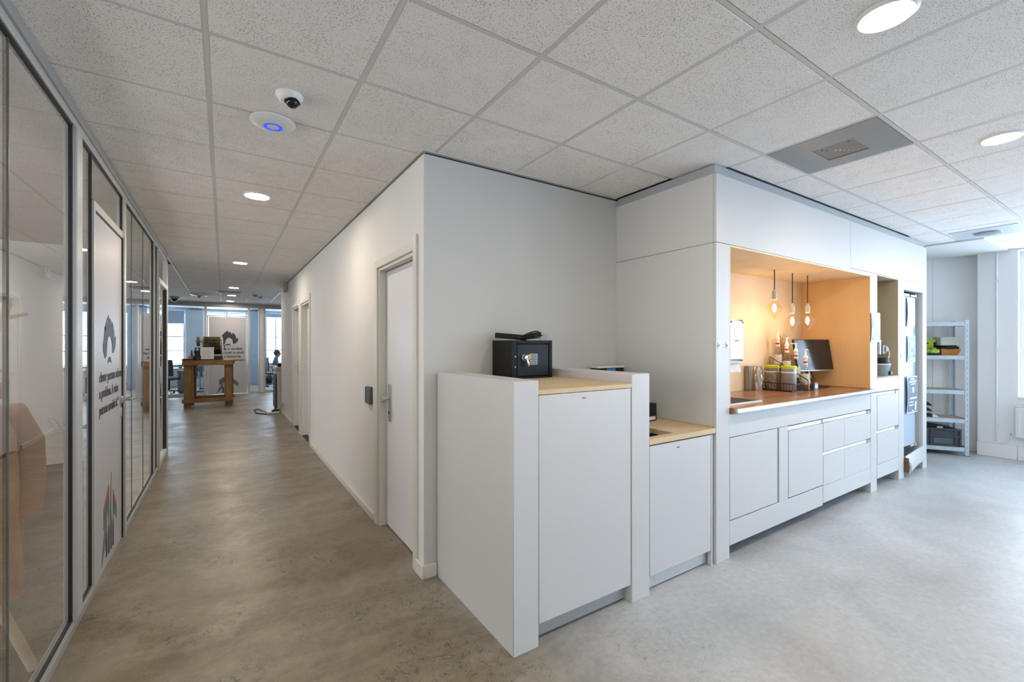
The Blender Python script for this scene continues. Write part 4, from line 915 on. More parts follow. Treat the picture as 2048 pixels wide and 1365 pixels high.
# espresso grinder in the second niche
gm = thing('coffee_machine', 'grey coffee machine with chrome head and white hose in the tan niche', 'coffee machine', (5.95, 1.86, 1.14))
N0 = 1.1405; QX, QY = 5.955, 1.857
B().lathe([(0, 0.0), (0.078, 0.0), (0.082, 0.008), (0.098, 0.100), (0.102, 0.108), (0.102, 0.114), (0, 0.114)], (QX, QY, N0), 22).build('base_tub', mat('blue_grey_plastic', (0.25, 0.31, 0.37), 0.35), gm)
B().lathe([(0.102, 0.1145), (0.106, 0.121), (0.102, 0.129), (0, 0.129)], (QX, QY, N0), 22).build('rim', M_ALUL, gm)
B().lathe([(0.086, 0.1295), (0.090, 0.14), (0.090, 0.178), (0.078, 0.190), (0, 0.190)], (QX, QY, N0), 22).build('hopper', M_BLKP, gm)
bx('outlet', M_BLKP, gm, 5.955, 6.005, QY-0.104, QY-0.085, N0+0.012, N0+0.05, bev=0.002)
bx('column', M_BLKP, gm, 5.68, 5.76, 2.02, 2.10, N0+0.001, N0+0.46, bev=0.01)
bx('arm', M_BLKP, gm, 5.69, 5.90, 1.88, 2.019, N0+0.25, N0+0.33, bev=0.01)
for k in range(4): B().cyl((5.965+0.018*k, QY-0.02, N0+0.282), (5.980+0.018*k, QY-0.02, N0+0.282), 0.048-0.004*(k % 2), seg=18).build('ring', M_CHROME if k % 2 else M_ALUL, gm)
bx('head', M_BLKP, gm, 5.88, 5.9645, QY-0.055, QY+0.02, N0+0.225, N0+0.335, bev=0.008)
B().cyl((5.86, QY-0.03, N0+0.23), (5.86, QY-0.03, N0+0.38), 0.020, seg=12).build('valve', M_CHROME, gm)
pts = [(6.04, QY-0.02, N0+0.285)]
for k in range(9): a = math.pi*(k/8); pts.append((6.055+0.055*math.sin(a), QY-0.045, N0+0.228+0.052*math.cos(a)))
pts.append((6.02, QY-0.03, N0+0.176)); B().tube(pts, 0.007, 7).build('hose', M_WHITEP, gm)

# ================================================================== CEILING FITTINGS
def downlight(label, x, y, r, first=None):
    t = thing('downlight', label, 'ceiling light', (x, y, CEIL), 'round ceiling downlights')
    B().lathe([(r*1.22, 0.0), (r*1.22, -0.004), (r*1.05, -0.011), (r*1.0, -0.006), (r*1.0, -0.001)], (x, y, CEIL), 28).build('ring', M_WHITEP, t)
    B().cyl((x, y, CEIL-0.0085), (x, y, CEIL-0.002), r*0.99, seg=28).build('diffuser', M_LAMP, t)
for lab, x, y, r in (('large round downlight at the top right, nearest the camera', 2.065, 0.622, 0.079), ('large round downlight beyond the metal vent panel', 3.864, 0.617, 0.079), ('corridor downlight nearest the camera', 0.232, 4.205, 0.085), ('second corridor downlight along', 0.21, 7.80, 0.085), ('third corridor downlight along', 0.185, 11.3, 0.085), ('fourth corridor downlight along, past the vent', 0.17, 13.1, 0.085), ('last corridor downlight before the far glass front', 0.16, 14.85, 0.085),
                     ('added fill downlight over the left part of the room, out of view', 0.262, 0.617, 0.085), ('added fill downlight over the right part of the room, out of view', 5.664, 0.617, 0.079)):  # these two are added out of view to brighten the room
    downlight(lab, x, y, r)
vp = thing('vent_panel', 'grey metal ceiling vent panel with a small perforated plate', 'vent', (3.24, 1.22, CEIL))
M_VENT = mat('vent_grey', (0.27, 0.285, 0.285), 0.45, 0.25)
b_ = B(); X0, X1, Y0, Y1 = 2.950, 3.526, 0.929, 1.505; gx0, gx1, gy0, gy1 = 3.133, 3.385, 1.102, 1.320
b_.box(X0, gx0, Y0, Y1, CEIL-0.002, CEIL+0.012); b_.box(gx1, X1, Y0, Y1, CEIL-0.002, CEIL+0.012); b_.box(gx0, gx1, Y0, gy0, CEIL-0.002, CEIL+0.012); b_.box(gx0, gx1, gy1, Y1, CEIL-0.002, CEIL+0.012)
b_.build('panel', M_VENT, vp)
pt = bx('plate', mat('vent_plate', (0.20, 0.195, 0.185), 0.5, 0.3), vp, gx0+0.002, gx1-0.002, gy0+0.002, gy1-0.002, CEIL+0.002, CEIL+0.010)
for k in range(9): B().cyl((gx0+0.03+0.19*((k*37) % 10)/9, gy0+0.03+0.15*((k*53) % 10)/9, CEIL+0.002), (gx0+0.03+0.19*((k*37) % 10)/9, gy0+0.03+0.15*((k*53) % 10)/9, CEIL+0.0012), 0.006, seg=8).build('screw' if k % 3 == 0 else 'hole', M_CHROME if k % 3 else M_DARK, pt)
v2 = thing('air_diffuser', 'pale ceiling air diffuser with round valve by the outer wall', 'vent', (7.0, 1.25, CEIL))
bx('panel', mat('pale_vent', (0.55, 0.60, 0.63), 0.5), v2, 6.72, 7.28, 0.96, 1.48, CEIL-0.006, CEIL-0.0005, bev=0.001); B().lathe([(0.11, 0), (0.105, -0.012), (0.06, -0.016), (0, -0.012)], (7.0, 1.22, CEIL-0.0065), 20).build('valve', M_VENT, v2)
dc = thing('dome_camera', 'small white ceiling camera with a black dome above the corridor mouth', 'camera', (0.27, 2.42, CEIL))
B().lathe([(0.062, 0), (0.062, -0.008), (0.050, -0.030), (0.036, -0.040), (0, -0.040)], (0.272, 2.425, CEIL), 24).build('housing', M_WHITEP, dc)
dm = B().ball((0.282, 2.405, CEIL-0.040), 0.031, (1, 1, 0.95), 18, 12).build('dome', mat('black_dome', (0.012, 0.012, 0.014), 0.08), dc)
B().lathe([(0.036, 0.0), (0.036, -0.004), (0.031, -0.004)], (0.282, 2.405, CEIL-0.0395), 20).build('rim', M_BLKP, dc)
ap = thing('access_point', 'white disc access point with a blue light ring beside the dome camera', 'access point', (0.228, 2.75, CEIL))
B().lathe([(0.098, 0), (0.110, -0.004), (0.112, -0.012), (0.098, -0.022), (0.06, -0.032), (0, -0.036)], (0.228, 2.755, CEIL), 32).build('disc', M_WHITEP, ap)
B().lathe([(0.0455, -0.0340), (0.0465, -0.0350), (0.0475, -0.0340)], (0.228, 2.755, CEIL), 32).build('light_ring', emit_mat('blue_led', (0.06, 0.12, 1.0), 1.0), ap)
bx('slot', M_DARK, ap, 0.117, 0.119, 2.75, 2.765, CEIL-0.012, CEIL-0.007)
for lab, x, y in (('small black domed camera on the far ceiling by the glass front', -1.06, 14.3), ):
    t = thing('dome_camera', lab, 'camera', (x, y, CEIL)); B().lathe([(0.10, 0), (0.10, -0.04), (0.085, -0.05), (0, -0.05)], (x, y, CEIL), 18).build('housing', mat('grey_housing', (0.3, 0.31, 0.32), 0.4), t); B().ball((x, y, CEIL-0.055), 0.075, (1, 1, 1), 14, 9).build('dome', mat('black_dome', (0, 0, 0)), t)
t = thing('ceiling_speaker', 'flat white disc under the far corridor ceiling left of the lights', 'ceiling fitting', (-0.48, 13.2, CEIL)); B().lathe([(0.19, 0), (0.20, -0.02), (0.15, -0.045), (0, -0.055)], (-0.48, 13.2, CEIL), 24).build('disc', M_WHITEP, t); B().lathe([(0.05, -0.0545), (0.045, -0.10), (0.0, -0.10)], (-0.48, 13.2, CEIL), 14).build('stem', M_ALU, t)
t = thing('air_vent', 'grey square air vent between the far corridor downlights', 'vent', (0.11, 12.35, CEIL)); bx('frame', M_ALU, t, -0.13, 0.35, 12.15, 12.55, CEIL-0.016, CEIL-0.0005, bev=0.002)
for k in range(5): bx('slat', M_VENT, t, -0.10, 0.32, 12.19+0.07*k, 12.225+0.07*k, CEIL-0.022, CEIL-0.0165)
for lab, x, y in (('smoke detector on the far ceiling, nearer of two', 0.65, 12.6), ('smoke detector on the far ceiling, farther of two', 0.78, 13.0)):
    t = thing('smoke_detector', lab, 'detector', (x, y, CEIL), 'smoke detectors on the far ceiling'); B().lathe([(0.065, 0), (0.065, -0.02), (0, -0.02)], (x, y, CEIL), 16).build('base', M_WHITEP, t); B().lathe([(0.05, -0.021), (0.045, -0.05), (0.03, -0.06), (0, -0.06)], (x, y, CEIL), 16).build('head', mat('detector_grey', (0.42, 0.41, 0.39), 0.5), t)

# ================================================================== SHELVING UNIT BY THE WINDOW WALL
ANG = math.atan2(-0.545, 0.839)
SM = Matrix.Translation((8.205, 1.598, 0)) @ Matrix(((-0.545, 0.839, 0, 0), (0.839, 0.545, 0, 0), (0, 0, 1, 0), (0, 0, 0, 1)))   # local x runs left along the front, y to the back
su = thing('shelving_unit', 'galvanised steel shelving unit with five boards by the outer wall', 'shelf', (8.205, 1.598, 0))
SW, SD, SH = 0.95, 0.40, 1.80
for x, y in ((0, 0), (SW, 0), (0, SD), (SW, SD)):
    sx = 1 if x == 0 else -1; sy = 1 if y == 0 else -1
    b_ = B(SM); xa, xb = sorted((x, x+sx*0.042)); ya, yb = sorted((y, y+sy*0.003)); b_.box(xa, xb, ya, yb, 0.006, SH)
    xa, xb = sorted((x, x+sx*0.003)); ya, yb = sorted((y+sy*0.003, y+sy*0.042)); b_.box(xa, xb, ya, yb, 0.006, SH)
    p_ = b_.build('post', M_ZINC, su)
    B(SM).box(min(x-0.006, x+sx*0.045), max(x-0.006, x+sx*0.045), min(y, y+sy*0.045), max(y, y+sy*0.045), 0.0, 0.006).build('foot', M_BLKP, p_)
    if y == 0 and x == 0:
        for k in range(24): B(SM).box(x+0.016, x+0.024, y-0.0012, y-0.0002, 0.10+0.07*k, 0.13+0.07*k).build('slot', mat('slot_grey', (0.30, 0.34, 0.38), 0.6), p_)
M_CHIP = mat('chipboard', (0.42, 0.37, 0.27), 0.8, var=(60, 0.12))
LEV = [0.060, 0.435, 0.815, 1.275, 1.72]
for z in LEV:
    for y in (0.0035, SD-0.0055): B(SM).box(0.043, SW-0.043, y, y+0.002, z, z+0.052).build('beam', M_ZINC, su)
    for x in (0.0035, SW-0.0055): B(SM).box(x, x+0.002, 0.043, SD-0.043, z, z+0.052).build('beam', M_ZINC, su)
    B(SM).box(0.044, SW-0.044, 0.008, SD-0.008, z+0.041, z+0.051).build('shelf_board', M_CHIP, su)
def sb(name, m, parent, *a, bev=0.0, M=None): return B(SM if M is None else M).box(*a, bev=bev).build(name, m, parent)
def at(x, y, z): return tuple(SM @ Vector((x, y, z)))
zs = LEV[3]+0.0515
t = thing('carton', 'pale grey box with lime print resting on the orange case', 'box', at(0.32, 0.2, zs)); sb('box', mat('pale_grey_carton', (0.52, 0.52, 0.47), 0.7), t, 0.07, 0.25, 0.10, 0.33, zs+0.135, zs+0.25, bev=0.002); sb('print', mat('lime_print', (0.42, 0.52, 0.05), 0.6), t, 0.14, 0.24, 0.0988, 0.10, zs+0.20, zs+0.208); sb('lid_line', M_ALU, t, 0.07, 0.25, 0.0985, 0.10, zs+0.236, zs+0.248)
t = thing('tool_case', 'orange and black hard case on the second board from the top', 'case', at(0.30, 0.2, zs))
b_ = B(SM).prism([(0.065, 0.08, zs+0.04), (0.09, 0.08, zs+0.001), (0.25, 0.08, zs+0.001), (0.25, 0.08, zs+0.09), (0.05, 0.08, zs+0.09)], (0, 0.25, 0)).build('lower_shell', mat('orange_shell', (0.42, 0.17, 0.02), 0.5), t)
sb('lid', M_BLKP, t, 0.06, 0.25, 0.085, 0.325, zs+0.0905, zs+0.122, bev=0.01); sb('latch', M_BLKP, t, 0.12, 0.20, 0.07, 0.0795, zs+0.085, zs+0.118, bev=0.003); sb('top_pad', M_BLKP, t, 0.08, 0.24, 0.11, 0.32, zs+0.1225, zs+0.1345)
t = thing('carton', 'lime green box with black dots behind the fluorescent helmet', 'box', at(0.58, 0.22, zs)); M_FLUO = mat('fluo_green', (0.50, 0.72, 0.04), 0.5)
sb('box', M_FLUO, t, 0.262, 0.44, 0.21, 0.35, zs+0.0005, zs+0.215, bev=0.002)
for k in range(14): 
    cx, cz = 0.275+0.15*((k*7) % 14)/14, zs+0.045+0.13*((k*5) % 11)/11
    B(SM).cyl((cx, 0.2098, cz), (cx, 0.2085, cz), 0.008+0.004*(k % 3), seg=8).build('dot', M_BLKP, t)
t = thing('bike_helmet', 'black and fluorescent green helmet in front of the lime box', 'helmet', at(0.55, 0.11, zs))
B(SM).ball((0.352, 0.112, zs+0.056), 0.088, (1.08, 0.95, 0.64), 20, 12).build('shell', mat('fluo_camouflage', (0.35, 0.50, 0.05), 0.5, var=(26, 0.98)), t)
sb('visor', M_BLKP, t, 0.29, 0.41, 0.012, 0.03, zs+0.004, zs+0.03, bev=0.008)
for k in range(4): B(SM).ball((0.295+0.04*k, 0.055, zs+0.092-0.006*(k % 2)), 0.016, (1, 0.9, 0.45), 10, 6).build('vent', M_BLKP, t)
zs = LEV[1]+0.0515
for k, lab in enumerate(('black curved tray at the bottom of the nested stack on the shelf', 'black curved tray in the middle of the nested stack', 'black curved tray on top of the nested stack')):
    t = thing('tray', lab, 'tray', at(0.75, 0.2, zs+0.075*k), 'nested black trays on the shelf')
    z0 = zs+0.0008+0.075*k
    P_ = [(q-0.23, 0.06, z0+dz) for q, dz in ((0.585, 0), (0.585, 0.006), (0.60, 0.03), (0.63, 0.055), (0.68, 0.073), (0.88, 0.073), (0.88, 0.0))]
    B(SM).prism(P_, (0, 0.24, 0)).build('shell', M_BLKP, t); sb('edge', mat('blue_grey_plastic', (0, 0, 0)), t, 0.37, 0.64, 0.0585, 0.06, z0+0.002, z0+0.008)
t = thing('paper_stack', 'small pale wedge of papers at the foot of the nested trays', 'papers', at(0.55, 0.12, zs)); B(SM).prism([(0.28, 0.06, zs+0.001), (0.350, 0.06, zs+0.001), (0.350, 0.06, zs+0.045), (0.31, 0.06, zs+0.03)], (0, 0.12, 0)).build('stack', M_PAPER, t); sb('top_sheet', M_WHITEP, t, 0.31, 0.345, 0.058, 0.0595, zs+0.012, zs+0.018)
zs = LEV[0]+0.0515
t = thing('folding_crate', 'dark plastic folding crate on the lowest board of the steel shelf', 'crate', at(0.45, 0.2, zs)); M_CR = mat('crate_slate', (0.045, 0.055, 0.07), 0.5)
c0, c1, d0, d1_, hh = 0.07, 0.65, 0.03, 0.375, 0.225
for nm, a in (('front_wall', (c0, c1, d0, d0+0.012)), ('back_wall', (c0, c1, d1_-0.012, d1_)), ('side_wall', (c0, c0+0.012, d0+0.0125, d1_-0.0125)), ('side_wall', (c1-0.012, c1, d0+0.0125, d1_-0.0125))):
    sb(nm, M_CR, t, *a, zs+0.001, zs+hh, bev=0.002)
sb('bottom', M_CR, t, c0+0.0125, c1-0.0125, d0+0.0125, d1_-0.0125, zs+0.001, zs+0.012)
for z in (0.005, 0.12, 0.215): sb('rib', M_CR, t, c0-0.004, c1+0.004, d0-0.012, d0-0.0002, zs+z, zs+z+0.022, bev=0.002)
for x in (c0, c0+0.05, c0+0.30, c0+0.34, c1-0.02): sb('rib', M_CR, t, x, x+0.018, d0-0.018, d0-0.0125, zs+0.005, zs+hh-0.005, bev=0.002)
b_ = B(SM); 
for r_ in range(3):
    for k in range(20): 
        x = c0+0.365+0.011*k-0.02
        if x < c1-0.04: b_.box(x, x+0.006, d0-0.0015, d0-0.0002, zs+0.035+0.028*r_, zs+0.057+0.028*r_)
o_ = b_.build('slots', M_DARK, t); o_['kind'] = 'stuff'
sb('card_panel', mat('slate_panel', (0.09, 0.11, 0.135), 0.5), t, c0+0.08, c0+0.28, d0-0.003, d0-0.0002, zs+0.035, zs+0.112)
t2 = thing('black_bag', 'flat black pack lying in the folding crate', 'bag', at(0.45, 0.2, zs)); B(SM).prism([(0.09, 0.07, zs+0.014), (0.62, 0.07, zs+0.014), (0.62, 0.07, zs+0.27), (0.36, 0.07, zs+0.275), (0.09, 0.07, zs+0.235)], (0, 0.26, 0)).build('body', M_BLKP, t2); sb('label', M_WHITEP, t2, 0.24, 0.30, 0.068, 0.0698, zs+0.235, zs+0.255)

# radiator and pipe on the window wall
M_RAD = mat('radiator_white', (0.78, 0.80, 0.82), 0.35)
rd = thing('radiator', 'white panel radiator under the tall window on the right', 'radiator', (8.44, 0.2, 0.287))
bx('panel', M_RAD, rd, 8.40, 8.425, -0.62, 1.225, 0.295, 0.685, bev=0.006); bx('panel', M_RAD, rd, 8.455, 8.475, -0.62, 1.225, 0.295, 0.685, bev=0.006)
bx('top_grille', M_RAD, rd, 8.396, 8.478, -0.625, 1.23, 0.686, 0.70, bev=0.002)
for k in range(40): bx('rib', M_RAD, rd, 8.393, 8.3998, 1.19-0.045*k-0.014, 1.19-0.045*k+0.014, 0.33, 0.65, bev=0.003)
B().tube([(8.44, 1.2255, 0.34), (8.44, 1.27, 0.34), (8.44, 1.285, 0.325), (8.44, 1.29, 0.24), (8.44, 1.33, 0.205), (8.44, 1.41, 0.195)], 0.010, 8).build('pipe', M_RAD, rd)
vl = B().cyl((8.44, 1.255, 0.335), (8.40, 1.255, 0.335), 0.018, seg=12).build('valve', M_WHITEP, rd); B().cyl((8.3995, 1.255, 0.335), (8.385, 1.255, 0.335), 0.012, seg=10).build('valve_cap', M_ALU, vl)
for x in (8.44,): bx('bracket', M_RAD, rd, 8.4755, 8.4995, 0.0, 0.03, 0.40, 0.60)
pp = thing('heating_pipe', 'thin white heating pipe running up the outer wall column', 'pipe', (8.488, 1.397, 0.18)); B().tube([(8.487, 1.397, 0.181), (8.487, 1.397, 2.684)], 0.011, 8).build('pipe', M_RAD, pp)
for z in (0.4, 1.4, 2.3): bx('clip', M_WHITEP, pp, 8.473, 8.4995, 1.38, 1.414, z, z+0.02, bev=0.002)

# ================================================================== COAT RACK BEHIND THE GLASS
M_CREAM = mat('cream_lacquer', (0.66, 0.64, 0.56), 0.45)
ck = thing('coat_rack', 'cream tripod coat rack with crossed poles behind the partition glass', 'coat rack', (-0.98, 2.72, 0.006))
HUB = Vector((-0.94, 2.66, 0.98))
for foot, top in (((-0.715, 2.84, 0.022), (-1.14, 2.50, 1.70)), ((-1.16, 2.36, 0.022), (-0.80, 2.86, 1.66)), ((-1.10, 2.95, 0.022), (-0.83, 2.40, 1.68))):
    p_ = B().tube([foot, top], [0.019, 0.017], 12).build('pole', M_CREAM, ck)
    f_, t_ = Vector(foot), Vector(top)
    for s in (0.955, 0.80):
        q = f_.lerp(t_, s); d = Vector((0.055, 0.095, 0.03)) if top[0] > -0.82 else Vector((-0.06, 0.05, 0.04))
        B().tube([q, q+d], [0.009, 0.008], 8).build('peg', M_CREAM, p_)
    B().cyl((foot[0], foot[1], 0.0065), (foot[0], foot[1], 0.022), 0.016, seg=10).build('foot', M_GASK, p_)
def coat(label, c, w0, w1, zt, zb, m, phase, lean, sleeve):
    t = thing('coat', label, 'coat', (c[0], c[1], zb), 'coats hung on the coat rack')
    def g(u, v):
        a = 2*math.pi*u; r = (w0+(w1-w0)*v**0.7)*(1+0.22*math.sin(5*a+phase+2.5*v)+0.12*math.sin(9*a-4*v+phase)+0.05*math.sin(14*a+7*v))
        sh = min(1.0, (v*3.2)**0.6+0.12)
        return (c[0]+0.55*r*sh*math.cos(a)+lean[0]*v, c[1]+r*sh*math.sin(a)+lean[1]*v, zt+(zb-zt)*v-0.05*sh*math.cos(a+phase)*v)
    B().grid(g, 72, 24).build('body', m, t)
    s = [Vector(p) for p in sleeve]
    B().tube(s, [0.052, 0.060, 0.056, 0.046], 10).build('sleeve', m, t)
    B().lathe([(0.05, 0.02), (0.065, 0.0), (0.06, -0.05)], (c[0], c[1], zt+0.01), 16).build('collar', m, t)
coat('beige trench coat hanging on the coat rack nearest the glass', (-0.86, 2.82), 0.10, 0.18, 1.28, 0.42, mat('beige_cloth', (0.50, 0.37, 0.32), 0.9, var=(8, 0.12), bump=(90, 0.3)), 0.6, (0.0, 0.04), [(-0.81, 2.92, 1.18), (-0.78, 3.01, 1.02), (-0.775, 3.03, 0.86), (-0.775, 3.01, 0.66)])
coat('dusty pink coat on the coat rack, lower and behind the beige one', (-0.97, 2.52), 0.10, 0.20, 1.26, 0.40, mat('dusty_pink_cloth', (0.40, 0.25, 0.20), 0.9, var=(8, 0.12), bump=(90, 0.3)), 2.1, (0.0, -0.05), [(-0.92, 2.42, 1.16), (-0.88, 2.34, 1.0), (-0.88, 2.30, 0.84), (-0.88, 2.30, 0.68)])

# ================================================================== FAR END OF THE CORRIDOR
tbM = Matrix.Translation((-0.30, 12.66, 0)) @ Matrix.Rotation(R(-3), 4, 'Z')
tb_ = thing('timber_table', 'rough timber work table standing at the corridor end', 'table', (-0.30, 12.66, 0))
def tbx(name, *a, bev=0.004): return B(tbM).box(*a, bev=bev).build(name, M_TIMBER, tb_)
for x in (-0.47, 0.335):
    for y in (0.0, 0.67): 
        tbx('leg', x, x+0.135, y, y+0.045, 0, 0.995); tbx('leg_brace', (x+0.1355 if x < 0 else x-0.0205), (x+0.168 if x < 0 else x-0.0005), y+0.03, y+0.12, 0.21, 0.995)
tbx('apron', -0.50, 0.50, -0.048, -0.001, 0.985, 1.075); tbx('apron', -0.50, 0.50, 0.716, 0.76, 0.985, 1.075)
tbx('stretcher', -0.50, 0.50, -0.048, -0.001, 0.115, 0.205); tbx('stretcher', -0.50, 0.50, 0.716, 0.76, 0.115, 0.205)
for k in range(6): tbx('top_plank', -0.50, 0.50, -0.045+0.134*k, 0.086+0.134*k, 1.076, 1.100)
tbx('cross_rail', -0.47, -0.336, 0.0455, 0.669, 0.115, 0.2)
TZ = 1.1005
def tl_(x, y, z): return tuple(tbM @ Vector((x, y, z)))
M_BRASS = mat('aged_brass', (0.085, 0.062, 0.033), 0.30, 0.7, var=(9, 0.45)); M_BROWN = mat('dark_brown_iron', (0.045, 0.035, 0.025), 0.5)
mc = thing('duplicating_machine', 'antique brass and black drum duplicating machine on the timber table', 'machine', tl_(0, 0.2, TZ))
B(tbM).box(-0.27, 0.28, 0.08, 0.56, TZ, TZ+0.10, bev=0.01).build('base', M_BROWN, mc)
B(tbM).lathe([(0, -0.125), (0.20, -0.125), (0.215, -0.115), (0.215, 0.255), (0.20, 0.265), (0, 0.265)], (0, 0.30, TZ+0.345), 28, 'X').build('drum', M_BRASS, mc)
for x in (-0.125, 0.225): B(tbM).lathe([(0.2152, x), (0.226, x+0.006), (0.226, x+0.028), (0.2152, x+0.034)], (0, 0.30, TZ+0.345), 28, 'X').build('hoop', mat('bright_brass', (0.50, 0.40, 0.22), 0.25, 0.9), mc)
for z in (0.40, 0.33, 0.26): B(tbM).box(-0.09, 0.22, 0.078, 0.092, TZ+z, TZ+z+0.02, bev=0.003).build('bar', M_BRASS, mc)
B(tbM).lathe([(0, -0.03), (0.10, -0.03), (0.115, -0.02), (0.115, 0.02), (0.10, 0.03), (0, 0.03)], (-0.21, 0.20, TZ+0.44), 24, 'X').build('handwheel', mat('grey_green_iron', (0.12, 0.13, 0.11), 0.45, 0.4), mc)
B(tbM).cyl((-0.26, 0.20, TZ+0.44), (-0.13, 0.20, TZ+0.44), 0.018, seg=10).build('axle', M_STEEL, mc)
B(tbM).cyl((-0.23, 0.20, TZ+0.101), (-0.23, 0.20, TZ+0.30), 0.055, 0.05, seg=16).build('motor', M_BROWN, mc)
B(tbM).cyl((-0.225, 0.135, TZ+0.22), (-0.225, 0.135, TZ+0.29), 0.025, seg=12).build('cap', M_ALUL, mc)
B(tbM).box(-0.30, -0.27, 0.17, 0.23, TZ+0.17, TZ+0.22, bev=0.004).build('switch', M_BLKP, mc)
B(tbM).tube([(0.265, 0.28, TZ+0.345), (0.305, 0.28, TZ+0.345), (0.305, 0.28, TZ+0.24), (0.34, 0.28, TZ+0.24)], 0.009, 6).build('crank', M_BLKP, mc)
sm_ = tbM @ Matrix.Translation((-0.02, 0.035, TZ+0.025)) @ Matrix.Rotation(R(-8), 4, 'X')
sh = thing('paper_sheet', 'white printed sheet leaning on the duplicating machine', 'paper', tuple(sm_.translation)); B(sm_).box(-0.125, 0.125, 0, 0.003, 0.0, 0.285).build('sheet', M_PAPER, sh)
for k in range(7): B(sm_).box(-0.10, 0.10-0.03*(k % 3), -0.001, -0.0002, 0.04+0.028*k, 0.046+0.028*k).build('print', M_ALU, sh)
B(sm_).box(0.07, 0.11, -0.001, -0.0002, 0.25, 0.262).build('print', M_INK, sh)
t = thing('folder', 'red and dark blue folders lying at the left table end', 'folder', tl_(-0.42, 0.15, TZ)); B(tbM).box(-0.53, -0.32, 0.0, 0.26, TZ+0.0005, TZ+0.022, bev=0.002).build('lower_cover', mat('dark_navy', (0.02, 0.025, 0.06), 0.5), t); B(tbM).box(-0.50, -0.29, -0.01, 0.22, TZ+0.0225, TZ+0.04, bev=0.002).build('upper_cover', mat('crimson_cover', (0.32, 0.015, 0.03), 0.5), t)
t = thing('plaster_block', 'white block with a dark cone set on it beside the machine', 'ornament', tl_(-0.38, 0.36, TZ)); B(tbM).box(-0.42, -0.285, 0.30, 0.42, TZ+0.0005, TZ+0.105, bev=0.006).build('block', mat('off_white_block', (0.55, 0.54, 0.52), 0.7), t); B(tbM).cyl((-0.355, 0.36, TZ+0.1055), (-0.355, 0.36, TZ+0.24), 0.028, 0.008, seg=12).build('cone', mat('dark_cone', (0.06, 0.08, 0.09), 0.4), t)
t = thing('gear', 'small dark cast gear standing by the machine foot', 'gear', tl_(-0.30, 0.03, TZ)); B(tbM).lathe([(0.018, -0.012), (0.035, -0.012), (0.035, 0.012), (0.018, 0.012)], (-0.285, 0.04, TZ+0.046), 16, 'X').build('hub', M_BROWN, t)
for k in range(8): a = k*math.pi/4; B(tbM @ Matrix.Translation((-0.285, 0.04, TZ+0.046)) @ Matrix.Rotation(a, 4, 'X')).box(-0.01, 0.01, -0.007, 0.007, 0.034, 0.0455).build('tooth', M_BROWN, t)

# printer against the wall end, socket strip and cable
pr = thing('office_printer', 'tall dark grey and white office printer past the corridor wall end', 'printer', (1.25, 11.25, 0)); M_PD = mat('printer_dark', (0.06, 0.066, 0.08), 0.45); M_PW = mat('printer_pale', (0.55, 0.55, 0.54), 0.45)
bx('body', M_PW, pr, 0.985, 1.55, 10.92, 11.60, 0.05, 0.90, bev=0.01)
for z0, z1 in ((0.06, 0.25), (0.255, 0.44), (0.445, 0.62), (0.625, 0.82)): bx('tray_front', M_PD, pr, 0.955, 0.9845, 10.95, 11.58, z0, z1, bev=0.006)
bx('scanner_lid', M_PW, pr, 0.95, 1.55, 10.93, 11.60, 0.905, 0.985, bev=0.012); bx('control_panel', M_BLKP, pr, 0.99, 1.2, 10.92, 11.2, 0.986, 1.06, bev=0.01)
for x in (1.0, 1.5):
    for y in (10.97, 11.55): B().cyl((x, y-0.02, 0.025), (x, y+0.02, 0.025), 0.025, seg=12).build('caster', M_BLKP, pr)
st = thing('socket_strip', 'white socket strip on the floor by the wall end', 'power strip', (0.87, 10.6, 0)); sM = Matrix.Translation((0.90, 10.62, 0)) @ Matrix.Rotation(R(20), 4, 'Z')
B(sM).box(-0.14, 0.10, -0.035, 0.035, 0.001, 0.05, bev=0.01).build('housing', M_WHITEP, st)
for x in (-0.09, -0.02, 0.05): B(sM).cyl((x, 0, 0.0502), (x, 0, 0.053), 0.02, seg=12).build('outlet', M_DARK, st)
B(sM).box(-0.05, 0.02, -0.03, 0.03, 0.0535, 0.085, bev=0.008).build('plug', M_BLKP, st)
pts = [(0.80, 10.60, 0.01), (0.70, 10.66, 0.012), (0.58, 10.85, 0.012), (0.55, 11.0, 0.05), (0.62, 11.05, 0.07), (0.72, 10.95, 0.03), (0.78, 10.80, 0.012), (0.86, 10.72, 0.02)]
B().tube(pts, 0.011, 6).build('cable', M_BLKP, st); B().tube([(1.0, 10.66, 0.04), (1.03, 10.55, 0.08), (1.03, 10.35, 0.22), (1.058, 10.2, 0.26)], 0.009, 6).build('cable', M_ALU, st)
wp = thing('wall_socket', 'small white socket low on the corridor wall near the printer', 'socket', (1.055, 10.18, 0.22)); bx('cover', M_WHITEP, wp, 1.045, 1.0595, 10.12, 10.24, 0.22, 0.30, bev=0.004); bx('insert', M_ALUL, wp, 1.0435, 1.0448, 10.15, 10.21, 0.235, 0.285)

